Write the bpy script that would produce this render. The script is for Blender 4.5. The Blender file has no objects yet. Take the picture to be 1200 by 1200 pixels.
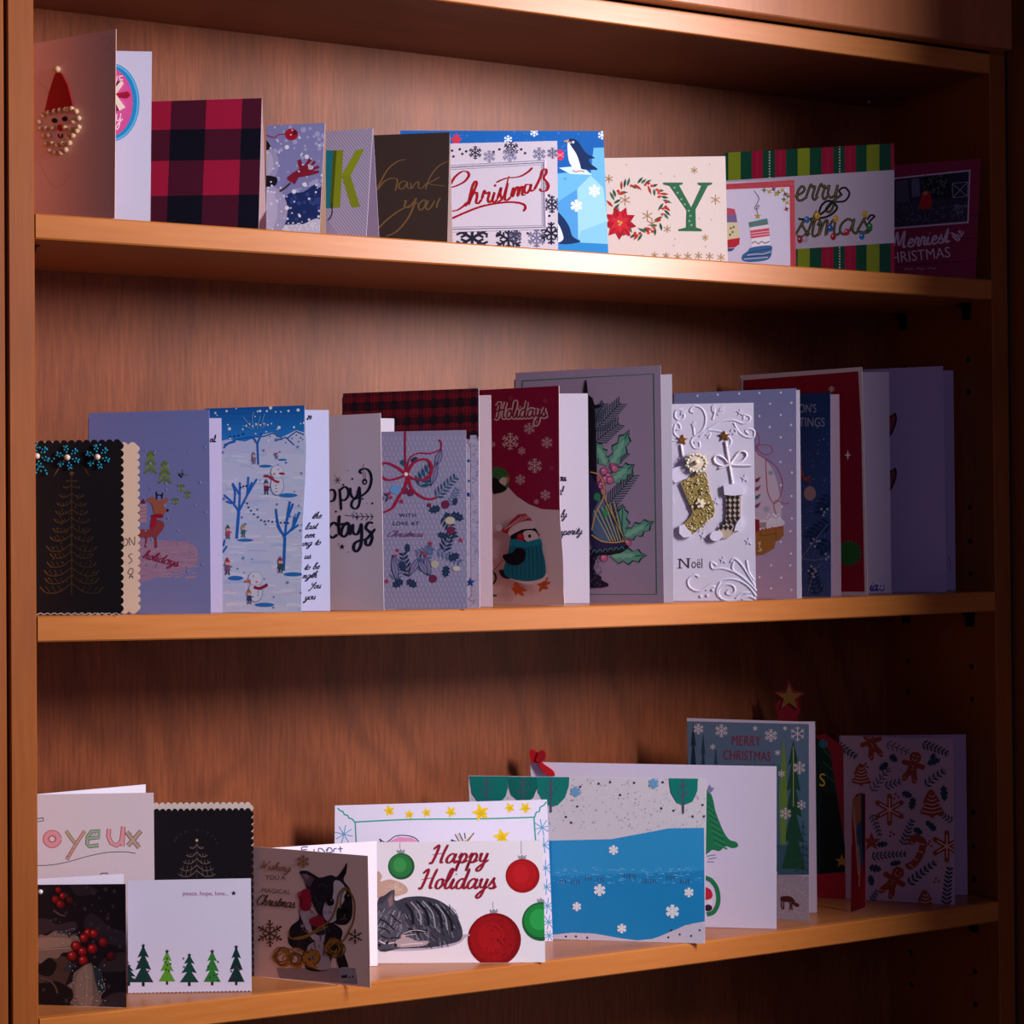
import bpy, math, random
from math import sin, cos, pi, radians, hypot, atan2
from mathutils import Vector, Matrix
from mathutils.geometry import tessellate_polygon

SC = bpy.context.scene
COL = SC.collection
# ------------------------------------------------------------------ camera
FPX = 2257.4
CAM = Vector((-0.34332, -1.43076, 0.05696))
YAW, PIT, ROL = 0.47772, 0.012377, -0.008125
DV = Vector((sin(YAW)*cos(PIT), cos(YAW)*cos(PIT), sin(PIT)))
_r = DV.cross(Vector((0, 0, 1))).normalized(); _u = _r.cross(DV)
RV = _r*cos(ROL) + _u*sin(ROL); UV = -_r*sin(ROL) + _u*cos(ROL)
cam = bpy.data.cameras.new('camera'); cam.sensor_width = 36; cam.lens = FPX/1200*36
cam.clip_start = 0.02
co = bpy.data.objects.new('camera', cam); COL.objects.link(co)
co.matrix_world = Matrix(((RV.x, UV.x, -DV.x, CAM.x), (RV.y, UV.y, -DV.y, CAM.y), (RV.z, UV.z, -DV.z, CAM.z), (0, 0, 0, 1)))
SC.camera = co
# ------------------------------------------------------------------ light
SC.view_settings.view_transform = 'Standard'; SC.view_settings.look = 'None'
SC.view_settings.gamma = 1; SC.view_settings.use_curve_mapping = False
SC.view_settings.exposure = -0.1
w = bpy.data.worlds.new('room'); SC.world = w; w.use_nodes = True
w.node_tree.nodes['Background'].inputs[0].default_value = (0.32, 0.3, 0.75, 1)
w.node_tree.nodes['Background'].inputs[1].default_value = 0.008
def lamp(name, loc, target, size, power, color, tall=None):
    l = bpy.data.lights.new(name, 'AREA'); l.shape = 'ELLIPSE'; l.size = size; l.size_y = tall or size; l.energy = power; l.color = color
    o = bpy.data.objects.new(name, l); COL.objects.link(o); o.location = loc
    o.rotation_euler = (Vector(target)-Vector(loc)).to_track_quat('-Z', 'Y').to_euler(); return o
lamp('room_lamp', (1.16, -1.2, 0.60), (0.40, 0.05, 0.05), 0.28, 46, (1.0, 0.91, 0.94), 0.55)
lamp('floor_bounce_fill', (1.16, -1.2, -0.22), (0.40, 0.05, 0.05), 0.28, 2.2, (1.0, 0.86, 0.86), 0.6)  # added low fill, imitates light bounced up from the floor
lamp('front_fill', (0.0, -2.3, 0.45), (0.35, 0.0, 0.0), 1.3, 4.5, (0.62, 0.52, 1.0))  # added soft bluish fill from the camera side, no real window

# ------------------------------------------------------------------ projection of the fitted camera
W, D, T = 0.9196, 0.1678, 0.019
ZS = {0: 0.4989, 1: 0.2997, 2: 0.0, 3: -0.2973}
SG = {0: 0.0, 1: 0.0, 2: 0.00353, 3: 0.00379}
def zs(k, x):
    u = min(max(x/W, 0), 1); return ZS[k] - 4*SG[k]*u*(1-u)
def ray(a, b): return DV + RV*((a-600)/FPX) - UV*((b-600)/FPX)
def projx(X):
    v = X-CAM; return 600+FPX*v.dot(RV)/v.dot(DV)
def solvex(px, y, k):
    lo, hi = -.3, 1.3
    for _ in range(40):
        m = (lo+hi)/2
        if projx(Vector((m, y, zs(k, m)))) < px: lo = m
        else: hi = m
    return (lo+hi)/2

# ------------------------------------------------------------------ materials
def lin(c):
    return c/12.92 if c <= .04045 else ((c+.055)/1.055)**2.4
def hexc(h):
    h = h.lstrip('#'); return tuple(lin(int(h[i:i+2], 16)/255) for i in (0, 2, 4))
def newmat(name):
    m = bpy.data.materials.new(name); m.use_nodes = True; nt = m.node_tree
    return m, nt, nt.nodes['Principled BSDF']
def attr_mat(name, rough, metal, noise=0.06, scale=900):
    m, nt, b = newmat(name); N = nt.nodes; L = nt.links
    a = N.new('ShaderNodeAttribute'); a.attribute_name = 'Col'
    tc = N.new('ShaderNodeTexCoord'); nz = N.new('ShaderNodeTexNoise'); nz.inputs['Scale'].default_value = scale
    L.new(tc.outputs['Object'], nz.inputs['Vector'])
    mr = N.new('ShaderNodeMapRange'); mr.inputs['To Min'].default_value = 1-noise; mr.inputs['To Max'].default_value = 1+noise
    L.new(nz.outputs['Fac'], mr.inputs['Value'])
    mx = N.new('ShaderNodeVectorMath'); mx.operation = 'SCALE'
    L.new(a.outputs['Color'], mx.inputs[0]); L.new(mr.outputs[0], mx.inputs['Scale'])
    L.new(mx.outputs[0], b.inputs['Base Color'])
    b.inputs['Roughness'].default_value = rough; b.inputs['Metallic'].default_value = metal
    if 'Specular IOR Level' in b.inputs: b.inputs['Specular IOR Level'].default_value = 0.3
    return m
M_INK = attr_mat('printed_ink', .5, 0)
M_FOIL = attr_mat('metallic_foil', .38, .75)
M_PEARL = attr_mat('pearl_and_satin', .22, .25, .03)
M_PAPER = attr_mat('card_stock', .6, 0, .04, 500)
MATS = [M_INK, M_FOIL, M_PEARL]

def wood(name, c1, c2, c3, along, fine=60, ring=3.0, rough=.42, seed=0.0, bump=.02, spec=.4, warp=1.0, rings=34, asp=.3, rw=.55):
    m, nt, b = newmat(name); N = nt.nodes; L = nt.links
    tc = N.new('ShaderNodeTexCoord'); mp = N.new('ShaderNodeMapping')
    L.new(tc.outputs['Object'], mp.inputs['Vector'])
    mp.inputs['Location'].default_value = (seed, seed*1.7, seed*.6)
    s = [1, 1, 1]; s[along] = .07
    mp.inputs['Scale'].default_value = s
    n1 = N.new('ShaderNodeTexNoise'); n1.inputs['Scale'].default_value = fine*4; n1.inputs['Detail'].default_value = 5
    n1.inputs['Roughness'].default_value = .6
    L.new(mp.outputs[0], n1.inputs['Vector'])
    mp2 = N.new('ShaderNodeMapping'); L.new(tc.outputs['Object'], mp2.inputs['Vector'])
    mp2.inputs['Location'].default_value = (seed*2, seed, seed)
    s2 = [1, 1, 1]; s2[along] = asp; mp2.inputs['Scale'].default_value = s2
    n2 = N.new('ShaderNodeTexNoise'); n2.inputs['Scale'].default_value = ring; n2.inputs['Detail'].default_value = 2.5
    n2.inputs['Distortion'].default_value = .35*warp
    L.new(mp2.outputs[0], n2.inputs['Vector'])
    mu = N.new('ShaderNodeMath'); mu.operation = 'MULTIPLY'; mu.inputs[1].default_value = rings
    L.new(n2.outputs['Fac'], mu.inputs[0])
    sn = N.new('ShaderNodeMath'); sn.operation = 'SINE'; L.new(mu.outputs[0], sn.inputs[0])
    mr = N.new('ShaderNodeMapRange'); mr.inputs['From Min'].default_value = -1; L.new(sn.outputs[0], mr.inputs['Value'])
    pw = N.new('ShaderNodeMath'); pw.operation = 'POWER'; pw.inputs[1].default_value = 2.2; L.new(mr.outputs[0], pw.inputs[0])
    mixa = N.new('ShaderNodeMix'); mixa.data_type = 'RGBA'
    mixa.inputs[6].default_value = (*hexc(c1), 1); mixa.inputs[7].default_value = (*hexc(c2), 1)
    r = N.new('ShaderNodeValToRGB'); r.color_ramp.elements[0].position = .33; r.color_ramp.elements[1].position = .68
    L.new(n1.outputs['Fac'], r.inputs[0]); L.new(r.outputs[0], mixa.inputs[0])
    mixb = N.new('ShaderNodeMix'); mixb.data_type = 'RGBA'; mixb.inputs[7].default_value = (*hexc(c3), 1)
    sc_ = N.new('ShaderNodeMath'); sc_.operation = 'MULTIPLY'; sc_.inputs[1].default_value = rw
    L.new(pw.outputs[0], sc_.inputs[0]); L.new(sc_.outputs[0], mixb.inputs[0])
    L.new(mixa.outputs[2], mixb.inputs[6]); L.new(mixb.outputs[2], b.inputs['Base Color'])
    b.inputs['Roughness'].default_value = rough
    b.inputs['Specular IOR Level'].default_value = spec
    bp = N.new('ShaderNodeBump'); bp.inputs['Strength'].default_value = bump*5; bp.inputs['Distance'].default_value = .0006
    L.new(n1.outputs['Fac'], bp.inputs['Height']); L.new(bp.outputs[0], b.inputs['Normal'])
    return m
EDGE_X = wood('maple_edging', 'c47a38', 'b66c2e', 'a86026', 0, 55, 3.2, .34, 1.0, .02, .42)
EDGE_Z = wood('maple_stile', '9c5620', '8e4c1a', '804216', 2, 55, 3.0, .4, 4.0)
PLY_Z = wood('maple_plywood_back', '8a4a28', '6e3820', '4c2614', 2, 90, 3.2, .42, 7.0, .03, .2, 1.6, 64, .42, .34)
PLY_Y = wood('maple_plywood_side', '5a3218', '4e2a12', '42220e', 2, 45, 3.0, .5, 2.0)
TOP_X = wood('maple_shelf_top', 'b87444', 'ac6a3a', 'a06232', 0, 50, 3.0, .3, 9.0)
DOOR_X = wood('maple_door', 'b06c44', 'a2603a', '945632', 2, 45, 2.4, .3, 12.0)
m, nt, b = newmat('dark_metal'); b.inputs['Base Color'].default_value = (.03, .03, .035, 1); b.inputs['Metallic'].default_value = .8; b.inputs['Roughness'].default_value = .35; DARK = m
m, nt, b = newmat('drilled_hole'); b.inputs['Base Color'].default_value = (.01, .006, .004, 1); b.inputs['Roughness'].default_value = .9; HOLE = m
def plain(name, hx, rough=.7, noise=.05, sc=8):
    m, nt, b = newmat(name); N = nt.nodes; L = nt.links
    tc = N.new('ShaderNodeTexCoord'); nz = N.new('ShaderNodeTexNoise'); nz.inputs['Scale'].default_value = sc
    L.new(tc.outputs['Object'], nz.inputs['Vector'])
    mx = N.new('ShaderNodeMix'); mx.data_type = 'RGBA'; c = hexc(hx)
    mx.inputs[6].default_value = (*[v*(1-noise) for v in c], 1); mx.inputs[7].default_value = (*[min(1, v*(1+noise)) for v in c], 1)
    L.new(nz.outputs['Fac'], mx.inputs[0]); L.new(mx.outputs[2], b.inputs['Base Color']); b.inputs['Roughness'].default_value = rough
    return m

# ------------------------------------------------------------------ object helpers
def link(name, me, parent=None, loc=None):
    o = bpy.data.objects.new(name, me); COL.objects.link(o)
    if parent: o.parent = parent
    if loc is not None: o.location = loc
    return o
def struct(o): o['kind'] = 'structure'; return o
def bevel_box(name, x0, x1, y0, y1, z0, z1, mat, parent=None, bev=.0008, nx=1, k=None):
    """box with bevelled long edges; k: shelf index whose sag it follows"""
    ox, oy, oz = ((x0+x1)/2, (y0+y1)/2, (z0+z1)/2) if parent is None else (0, 0, 0)
    prof = [(y0+bev, z0), (y1-bev, z0), (y1, z0+bev), (y1, z1-bev), (y1-bev, z1), (y0+bev, z1), (y0, z1-bev), (y0, z0+bev)]
    V = []; F = []
    for i in range(nx+1):
        x = x0+(x1-x0)*i/nx; dz = 0 if k is None else zs(k, x)-ZS[k]
        for y, z in prof: V.append((x-ox, y-oy, z+dz-oz))
    for i in range(nx):
        for j in range(8):
            a = i*8+j; b_ = i*8+(j+1) % 8; F.append((a, b_, b_+8, a+8))
    F.append(tuple(range(7, -1, -1))); F.append(tuple(range(nx*8, nx*8+8)))
    me = bpy.data.meshes.new(name); me.from_pydata(V, [], F); me.materials.append(mat)
    return link(name, me, parent, (ox, oy, oz) if parent is None else None)
def cyl_mesh(name, p0, p1, r, n, mat, r1=None):
    p0 = Vector(p0); p1 = Vector(p1); d = (p1-p0).normalized(); a = d.orthogonal().normalized(); c = d.cross(a)
    r1 = r if r1 is None else r1; V = []
    for p, q in ((p0, r), (p1, r1)):
        for i in range(n): t = 2*pi*i/n; V.append(p+a*q*cos(t)+c*q*sin(t))
    F = [(i, (i+1) % n, n+(i+1) % n, n+i) for i in range(n)]+[tuple(range(n-1, -1, -1)), tuple(range(n, 2*n))]
    me = bpy.data.meshes.new(name); me.from_pydata(V, [], F); me.materials.append(mat); return me

# ------------------------------------------------------------------ the built-in bookcase
ZT = ZS[0]+.26; ZB = -.55
# side panels stand left and right of the opening; their front edges are the stiles
def upright(name, x0, x1, y0, y1):
    o = bevel_box(name, 0, ZT-ZB, y0, y1, -(x1-x0)/2, (x1-x0)/2, EDGE_Z)   # long axis x, then stood up
    me = o.data; cx, cy, cz = (x0+x1)/2, (y0+y1)/2, (ZT+ZB)/2
    for v in me.vertices: v.co = Vector((v.co.z, v.co.y, v.co.x))
    me.flip_normals(); o.location = (cx, cy, cz); return struct(o)
upright('wall_left', -.0195, 0, 0, D+.006)
wr = upright('wall_right', W, W+.0195, 0, D+.006)
upright('trim_1', -.30, -.0222, .0, .02)                     # stile of the neighbouring bookcase
nb = upright('trim_2', W+.0262, W+.05, -.665, .02)                 # side of the deeper cabinet next door
struct(bevel_box('trim_3', -.0222, -.0195, .006, D, ZB, ZT, plain('shadow_gap', '2a1810')))
struct(bevel_box('trim_4', W+.0195, W+.0262, .004, D, ZB, ZT, plain('shadow_gap_right', '2a1810')))
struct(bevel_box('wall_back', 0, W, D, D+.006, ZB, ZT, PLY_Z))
struct(bevel_box('floor', -.6, W+.6, -2.2, D, ZB-.02, ZB, plain('floor_carpet', '3a2c26', .95)))
# shelves
def shelf(k, label):
    o = bpy.data.objects.new('shelf_board', None); COL.objects.link(o); o.location = (W/2, D/2, ZS[k]-T/2)
    o['label'] = label; o['category'] = 'shelf'; o['group'] = 'shelves of the bookcase'
    e = bevel_box('edging', .0008, W-.0008, 0, .006, ZS[k]-T, ZS[k], EDGE_X, None, .0012, 24, k)
    q = bevel_box('board', .0008, W-.0008, .006, D-.0005, ZS[k]-T, ZS[k], TOP_X, None, .0004, 24, k)
    for c in (e, q): c.location = Vector(c.location)-o.location; c.parent = o
    return o
shelf(1, 'upper wooden shelf, holding the plaid, brown and green striped cards')
shelf(2, 'middle wooden shelf, holding the tall cards from black scalloped to lavender')
shelf(3, 'lowest wooden shelf, holding the bulldog, kitten and gingerbread cards')
# fixed rail and underside over the opening
struct(bevel_box('trim_5', 0, W, 0, .006, ZS[0], ZS[0]+T, EDGE_X, None, .0008))
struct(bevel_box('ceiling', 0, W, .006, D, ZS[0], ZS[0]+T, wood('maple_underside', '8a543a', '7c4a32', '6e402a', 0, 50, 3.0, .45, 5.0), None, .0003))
# overlay door above
dr = bpy.data.objects.new('cabinet_door', None); COL.objects.link(dr); dr.location = (W/2, -.008, ZS[0]+T)
dr['label'] = 'flat maple cabinet door above the top compartment'; dr['category'] = 'cabinet door'
dp = bevel_box('door_panel', .004, W+.0125, -.0175, -.0005, ZS[0]+T+.0015, ZT, DOOR_X, None, .0012); dp.location = Vector(dp.location)-dr.location; dp.parent = dr

# shelf pins and holes in the right side panel
random.seed(3)
def hole(y, z):
    me = cyl_mesh('pin_hole', (0, 0, 0), (-.0004, 0, 0), .0028, 12, HOLE)
    o = link('pin_hole', me, wr, Vector((W, y, z))-wr.location); pass
zz = ZB+.03
zh = []
for k in (1, 2, 3):
    for s in (-.055, -.087, .035, .067, .1): zh.append(ZS[k]-T+s)
for z in zh:
    for y in (.035, .132):
        if ZB < z < ZS[0]-.01: hole(y, z)
def pin(x, y, z, side, label):
    o = bpy.data.objects.new('shelf_pin', None); COL.objects.link(o); o.location = (x, y, z)
    o['label'] = label; o['category'] = 'shelf support'; o['group'] = 'shelf support pins'
    link('pin_post', cyl_mesh('pin_post', (side*.0, 0, -.003), (-side*.009, 0, -.003), .0025, 12, DARK), o)
    V = [(-side*.0005, -.005, -.016), (-side*.0005, .005, -.016), (-side*.0005, .005, -.001), (-side*.0005, -.005, -.001)]
    V += [(-side*.003, v[1], v[2]) for v in V]+[(-side*.011, -.005, -.001), (-side*.011, .005, -.001), (-side*.011, .005, -.0002), (-side*.011, -.005, -.0002), (-side*.0005, -.005, -.0002), (-side*.0005, .005, -.0002)]
    F = [(0, 1, 2, 3), (4, 7, 6, 5), (0, 4, 5, 1), (1, 5, 6, 2), (0, 3, 7, 4), (3, 2, 9, 8), (8, 9, 10, 11), (12, 11, 10, 13), (3, 8, 11, 12), (2, 13, 10, 9)]
    me = bpy.data.meshes.new('pin_bracket'); me.from_pydata(V, [], F); me.materials.append(DARK); link('pin_bracket', me, o)
for k, nm in ((1, 'upper'), (2, 'middle'), (3, 'lowest')):
    z = ZS[k]-T
    pin(W, .035, z, 1, 'dark metal shelf pin under the right front of the %s shelf' % nm)
    if k < 3: pin(W, .132, z, 1, 'dark metal shelf pin under the right back of the %s shelf' % nm)
pin(0, .035, ZS[1]-T, -1, 'dark metal shelf pin under the left end of the upper shelf')
# bright screw head under the fixed top, in the back right corner
sx_ = solvex(1019, D-.02, 0)
sc = link('screw', cyl_mesh('screw', (0, 0, 0), (0, 0, -.0016), .0028, 14, attr_mat('screw_steel', .3, .9), .002), None, (W-.03, D-.02, ZS[0]))
ca = sc.data.color_attributes.new('Col', 'FLOAT_COLOR', 'POINT')
for d in ca.data: d.color = (.6, .6, .6, 1)
sc['label'] = 'small bright screw head in the underside above the striped card'; sc['category'] = 'screw'
# ------------------------------------------------------------------ drawing on a card: print is real, very thin geometry
FR = [0.0, 0.0, 1.0]
def fr(x, y, s): FR[:] = [x, y, s]
def P_(s):
    if isinstance(s, str):
        v = s.replace(',', ' ').split(); v = [float(q) for q in v]
        return [(v[i], v[i+1]) for i in range(0, len(v), 2)]
    return list(s)
def cat(p, closed=False, n=6):
    if len(p) < 3 and not closed: return p
    m = len(p); out = []
    for i in range(m if closed else m-1):
        if closed: a, b, c, d = p[i-1], p[i], p[(i+1) % m], p[(i+2) % m]
        else: a, b, c, d = p[max(i-1, 0)], p[i], p[i+1], p[min(i+2, m-1)]
        for k in range(n):
            t = k/n; t2 = t*t; t3 = t2*t
            out.append(tuple(.5*((2*b[j])+(-a[j]+c[j])*t+(2*a[j]-5*b[j]+4*c[j]-d[j])*t2+(-a[j]+3*b[j]-3*c[j]+d[j])*t3) for j in (0, 1)))
    if not closed: out.append(p[-1])
    return out
class St: pass
S = St(); S.inc = 1.0; S.thing = None; S.pan = None; S.buf = None; S.lay = 0
def hits(a, b):                                   # photograph position -> (s,t) on the panel
    v = ray(FR[0]+a/FR[2], FR[1]+b/FR[2]); o = S.O-CAM
    X = CAM+v*(o.dot(S.N)/v.dot(S.N))-S.O
    return (X.dot(S.X), X.dot(S.U))
def place(s, t, h=0): return S.O+S.X*s+S.U*t+S.N*h-S.base
def clipc(poly, clip):
    out = poly
    m = len(clip)
    for i in range(m):
        ax, ay = clip[i]; bx, by = clip[(i+1) % m]
        inp = out; out = []
        if not inp: break
        def sd(p): return (bx-ax)*(p[1]-ay)-(by-ay)*(p[0]-ax)
        for j in range(len(inp)):
            p, q = inp[j-1], inp[j]; dp, dq = sd(p), sd(q)
            if dp >= 0:
                if dq >= 0: out.append(q)
                else: t = dp/(dp-dq); out.append((p[0]+(q[0]-p[0])*t, p[1]+(q[1]-p[1])*t))
            elif dq >= 0:
                t = dp/(dp-dq); out.append((p[0]+(q[0]-p[0])*t, p[1]+(q[1]-p[1])*t)); out.append(q)
    return out
def part(name, parent=None):
    end(); S.buf = dict(name=name, V=[], F=[], C=[], M=[], parent=parent or S.pan)
def end():
    b = S.buf; S.buf = None
    if not b or not b['F']: return
    me = bpy.data.meshes.new(b['name']); me.from_pydata(b['V'], [], b['F'])
    for m in MATS: me.materials.append(m)
    ca = me.color_attributes.new('Col', 'FLOAT_COLOR', 'POINT')
    ca.data.foreach_set('color', [x for c in b['C'] for x in (*c, 1.0)])
    me.polygons.foreach_set('material_index', b['M'])
    link(b['name'], me, b['parent'])
def colr(c):
    mi = 0
    if c[0] == 'f': mi = 1; c = c[1:]
    elif c[0] == 's': mi = 2; c = c[1:]
    return hexc(c), mi
def addp(polys, c, mi=0, h=None, clip=True, fn=None, st=0, md=4):
    """polys: convex lists of (s,t)"""
    b = S.buf; S.lay += S.inc; hh = S.h0+S.lay*S.dl if h is None else h
    h_base = hh
    for qi, q in enumerate(polys):
        hh = h_base+st*(qi % md)
        if clip: q = clipc(q, S.clip)
        if len(q) < 3: continue
        k = len(b['V'])
        for s, t in q:
            b['V'].append(place(s, t, hh)); b['C'].append(fn(s, t) if fn else c)
        b['F'].append(tuple(range(k, k+len(q)))); b['M'].append(mi)
def ccw(q):
    a = sum(q[i-1][0]*q[i][1]-q[i][0]*q[i-1][1] for i in range(len(q)))
    return q if a > 0 else q[::-1]
def tess(st):
    tr = tessellate_polygon([[Vector((a, b, 0)) for a, b in st]])
    return [ccw([st[i] for i in t]) for t in tr]
def F(c, pts, sm=0, h=None, clip=True):
    p = P_(pts)
    if sm: p = cat(p, True, 5)
    st = [hits(*q) for q in p]; cc, mi = colr(c); addp(tess(st), cc, mi, h, clip)
def G(c0, c1, pts, bands=14):
    """vertical gradient quad: pts TL TR BR BL"""
    p = P_(pts); a, b_, c_, d = [hits(*q) for q in p]; A = hexc(c0.lstrip('f')); B = hexc(c1.lstrip('f'))
    qs = []; cs = []
    b = S.buf; S.lay += S.inc; hh = S.h0+S.lay*S.dl
    for i in range(bands):
        t0, t1 = i/bands, (i+1)/bands
        f = lambda u, v, t: (u[0]+(v[0]-u[0])*t, u[1]+(v[1]-u[1])*t)
        q = ccw([f(a, d, t0), f(b_, c_, t0), f(b_, c_, t1), f(a, d, t1)])
        q = clipc(q, S.clip)
        if len(q) < 3: continue
        tt = (t0+t1)/2; cc = tuple(A[j]+(B[j]-A[j])*tt for j in range(3)); k = len(b['V'])
        for s, t in q: b['V'].append(place(s, t, hh)); b['C'].append(cc)
        b['F'].append(tuple(range(k, k+len(q)))); b['M'].append(0)
def L(c, wd, pts, sm=1, cal=0, closed=False, n=5, clip=True):
    cc, mi = colr(c); polys = []
    segs = pts.split('/') if isinstance(pts, str) else [pts]
    for sg in segs:
        p = P_(sg)
        if len(p) < 2: continue
        if sm: p = cat(p, closed, n)
        if closed: p = p+[p[0]]
        LR = []
        for i in range(len(p)):
            a = p[max(i-1, 0)]; b = p[min(i+1, len(p)-1)]
            dx, dy = b[0]-a[0], b[1]-a[1]; d = hypot(dx, dy) or 1
            ww = wd/2
            if cal: ww *= (1-cal)+cal*1.5*abs(dy)/d
            if cal and (i == 0 or i == len(p)-1): ww *= .4
            LR.append((hits(p[i][0]-dy/d*ww, p[i][1]+dx/d*ww), hits(p[i][0]+dy/d*ww, p[i][1]-dx/d*ww)))
        for i in range(len(LR)-1):
            polys.append(ccw([LR[i][0], LR[i+1][0], LR[i+1][1], LR[i][1]]))
    addp(polys, cc, mi, None, clip, None, 1.2e-7)
def ell(x, y, rx, ry, rot=0, n=18, a0=0, a1=360):
    r = radians(rot); o = []
    for i in range(n + (a1-a0 < 360)):
        t = radians(a0+(a1-a0)*i/n); o.append((x+rx*cos(t)*cos(r)-ry*sin(t)*sin(r), y+rx*cos(t)*sin(r)+ry*sin(t)*cos(r)))
    return o
def E(c, x, y, rx, ry=None, rot=0, n=18):
    cc, mi = colr(c); addp([ccw([hits(*q) for q in ell(x, y, rx, ry or rx, rot, n)])], cc, mi)
def Ds(c, pts, r=3, n=7):
    cc, mi = colr(c); addp([ccw([hits(*q) for q in ell(x, y, r, r, 0, n)]) for x, y in P_(pts)], cc, mi)
def scat(c, x0, y0, x1, y1, n, r0, r1, seed=0):
    R = random.Random(seed); cc, mi = colr(c)
    addp([ccw([hits(*q) for q in ell(R.uniform(x0, x1), R.uniform(y0, y1), r, r, 0, 6)]) for r in [R.uniform(r0, r1) for _ in range(n)]], cc, mi, None, True, None, 4e-7, 10**6); S.lay += n*.1
def flake(c, x, y, r, wd, kind=0, rot=0):
    for i in range(6 if kind < 3 else 8):
        a = radians(rot+i*(60 if kind < 3 else 45)+30); ca, sa = cos(a), sin(a)
        L(c, wd, [(x, y), (x+r*ca, y+r*sa)], 0)
        if kind >= 1 and kind != 3:
            for f in ((.6,) if kind == 1 else (.4, .7)):
                for s in (-1, 1):
                    b = a+s*radians(55); q = r*.35
                    L(c, wd*.8, [(x+r*f*ca, y+r*f*sa), (x+r*f*ca+q*cos(b), y+r*f*sa+q*sin(b))], 0)
def star(c, x, y, r, r2=None, n=5, rot=-90, h=None):
    r2 = r2 or r*.42
    F(c, [(x+(r if i % 2 == 0 else r2)*cos(radians(rot)+i*pi/n), y+(r if i % 2 == 0 else r2)*sin(radians(rot)+i*pi/n)) for i in range(2*n)], 0, h)
def leaf(c, x, y, l, a, wd, vein=None):
    a = radians(a); dx, dy = cos(a), sin(a); pts = []
    for t, o in ((0, 0), (.3, .8), (.6, .9), (1, 0), (.6, -.9), (.3, -.8)):
        pts.append((x+dx*l*t-dy*wd*.5*o, y+dy*l*t+dx*wd*.5*o))
    F(c, pts)
    if vein: L(vein, max(wd*.1, .8), [(x, y), (x+dx*l*.9, y+dy*l*.9)], 0)
def holly(c, x, y, l, a, wd, vein=None, h=None):
    a = radians(a); dx, dy = cos(a), sin(a); pts = []
    prof = [(0, 0), (.12, .45), (.22, .95), (.35, .6), (.5, 1.1), (.62, .6), (.78, .85), (.85, .35), (1, 0)]
    full = prof+[(t, -o) for t, o in prof[-2:0:-1]]
    for t, o in full: pts.append((x+dx*l*t-dy*wd*.5*o, y+dy*l*t+dx*wd*.5*o))
    F(c, pts, 0, h)
    if vein: L(vein, max(wd*.08, .8), [(x, y), (x+dx*l*.95, y+dy*l*.95)], 0)
def sprig(c, x, y, l, a, n, ll, lw, curve=0, stem=1.5, both=True, needle=False, ang=50):
    p = [(x, y)]; aa = a
    for i in range(n):
        aa = a+curve*i/n; q = p[-1]; p.append((q[0]+l/n*cos(radians(aa)), q[1]+l/n*sin(radians(aa))))
        s = 1 if i % 2 else -1; f = 1-.4*i/n
        for sd in ((-1, 1) if both else (s,)):
            if needle: L(c, lw, [q, (q[0]+ll*f*cos(radians(aa+sd*ang)), q[1]+ll*f*sin(radians(aa+sd*ang)))], 0)
            else: leaf(c, q[0], q[1], ll*f, aa+sd*ang, lw)
    L(c, stem, p, 0)
def fir(c, x, y0, y1, wd, tiers=4, trunk=None, jag=.35):
    """pointed tree, tip at y0 base at y1"""
    pts = [(x, y0)]; h = (y1-y0)/tiers; R = []
    for i in range(1, tiers+1):
        w1 = wd/2*(.35+.65*i/tiers); R.append((x+w1, y0+h*i)); 
        if i < tiers: R.append((x+w1*jag, y0+h*i-h*.12))
    pts += R+[(2*x-a, b) for a, b in R[::-1]]
    F(c, pts)
    if trunk: F(trunk, [(x-wd*.07, y1), (x+wd*.07, y1), (x+wd*.07, y1+wd*.2), (x-wd*.07, y1+wd*.2)])
def grouped(fn, inc=.12):
    def g(*a, **k):
        l0 = S.lay; i0 = S.inc; S.inc = inc if i0 == 1 else i0
        r = fn(*a, **k); S.inc = i0; S.lay = max(S.lay, l0+1) if i0 == 1 else S.lay
        return r
    return g
def each(name):                                   # a motif the photograph lets one pick out becomes its own sub-part
    if S.buf: part(name)
_flake = flake
def flake(c, x, y, r, wd, kind=0, rot=0):
    if S.buf['name'] in ('snowflake_print', 'snowflake_border', 'blue_snowflake_drawing') and r/FR[2] > 4 and S.buf['F']: part(S.buf['name'])
    _fl(c, x, y, r, wd, kind, rot)
_fl = grouped(_flake); sprig = grouped(sprig, .15)
class same:                                       # many small strokes laid down as one layer
    def __init__(s, inc=.15): s.i = max(inc, .15)
    def __enter__(s): s.o = S.inc; S.inc = s.i if s.o == 1 else s.o
    def __exit__(s, *a): S.inc = s.o; S.lay += s.o
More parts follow.
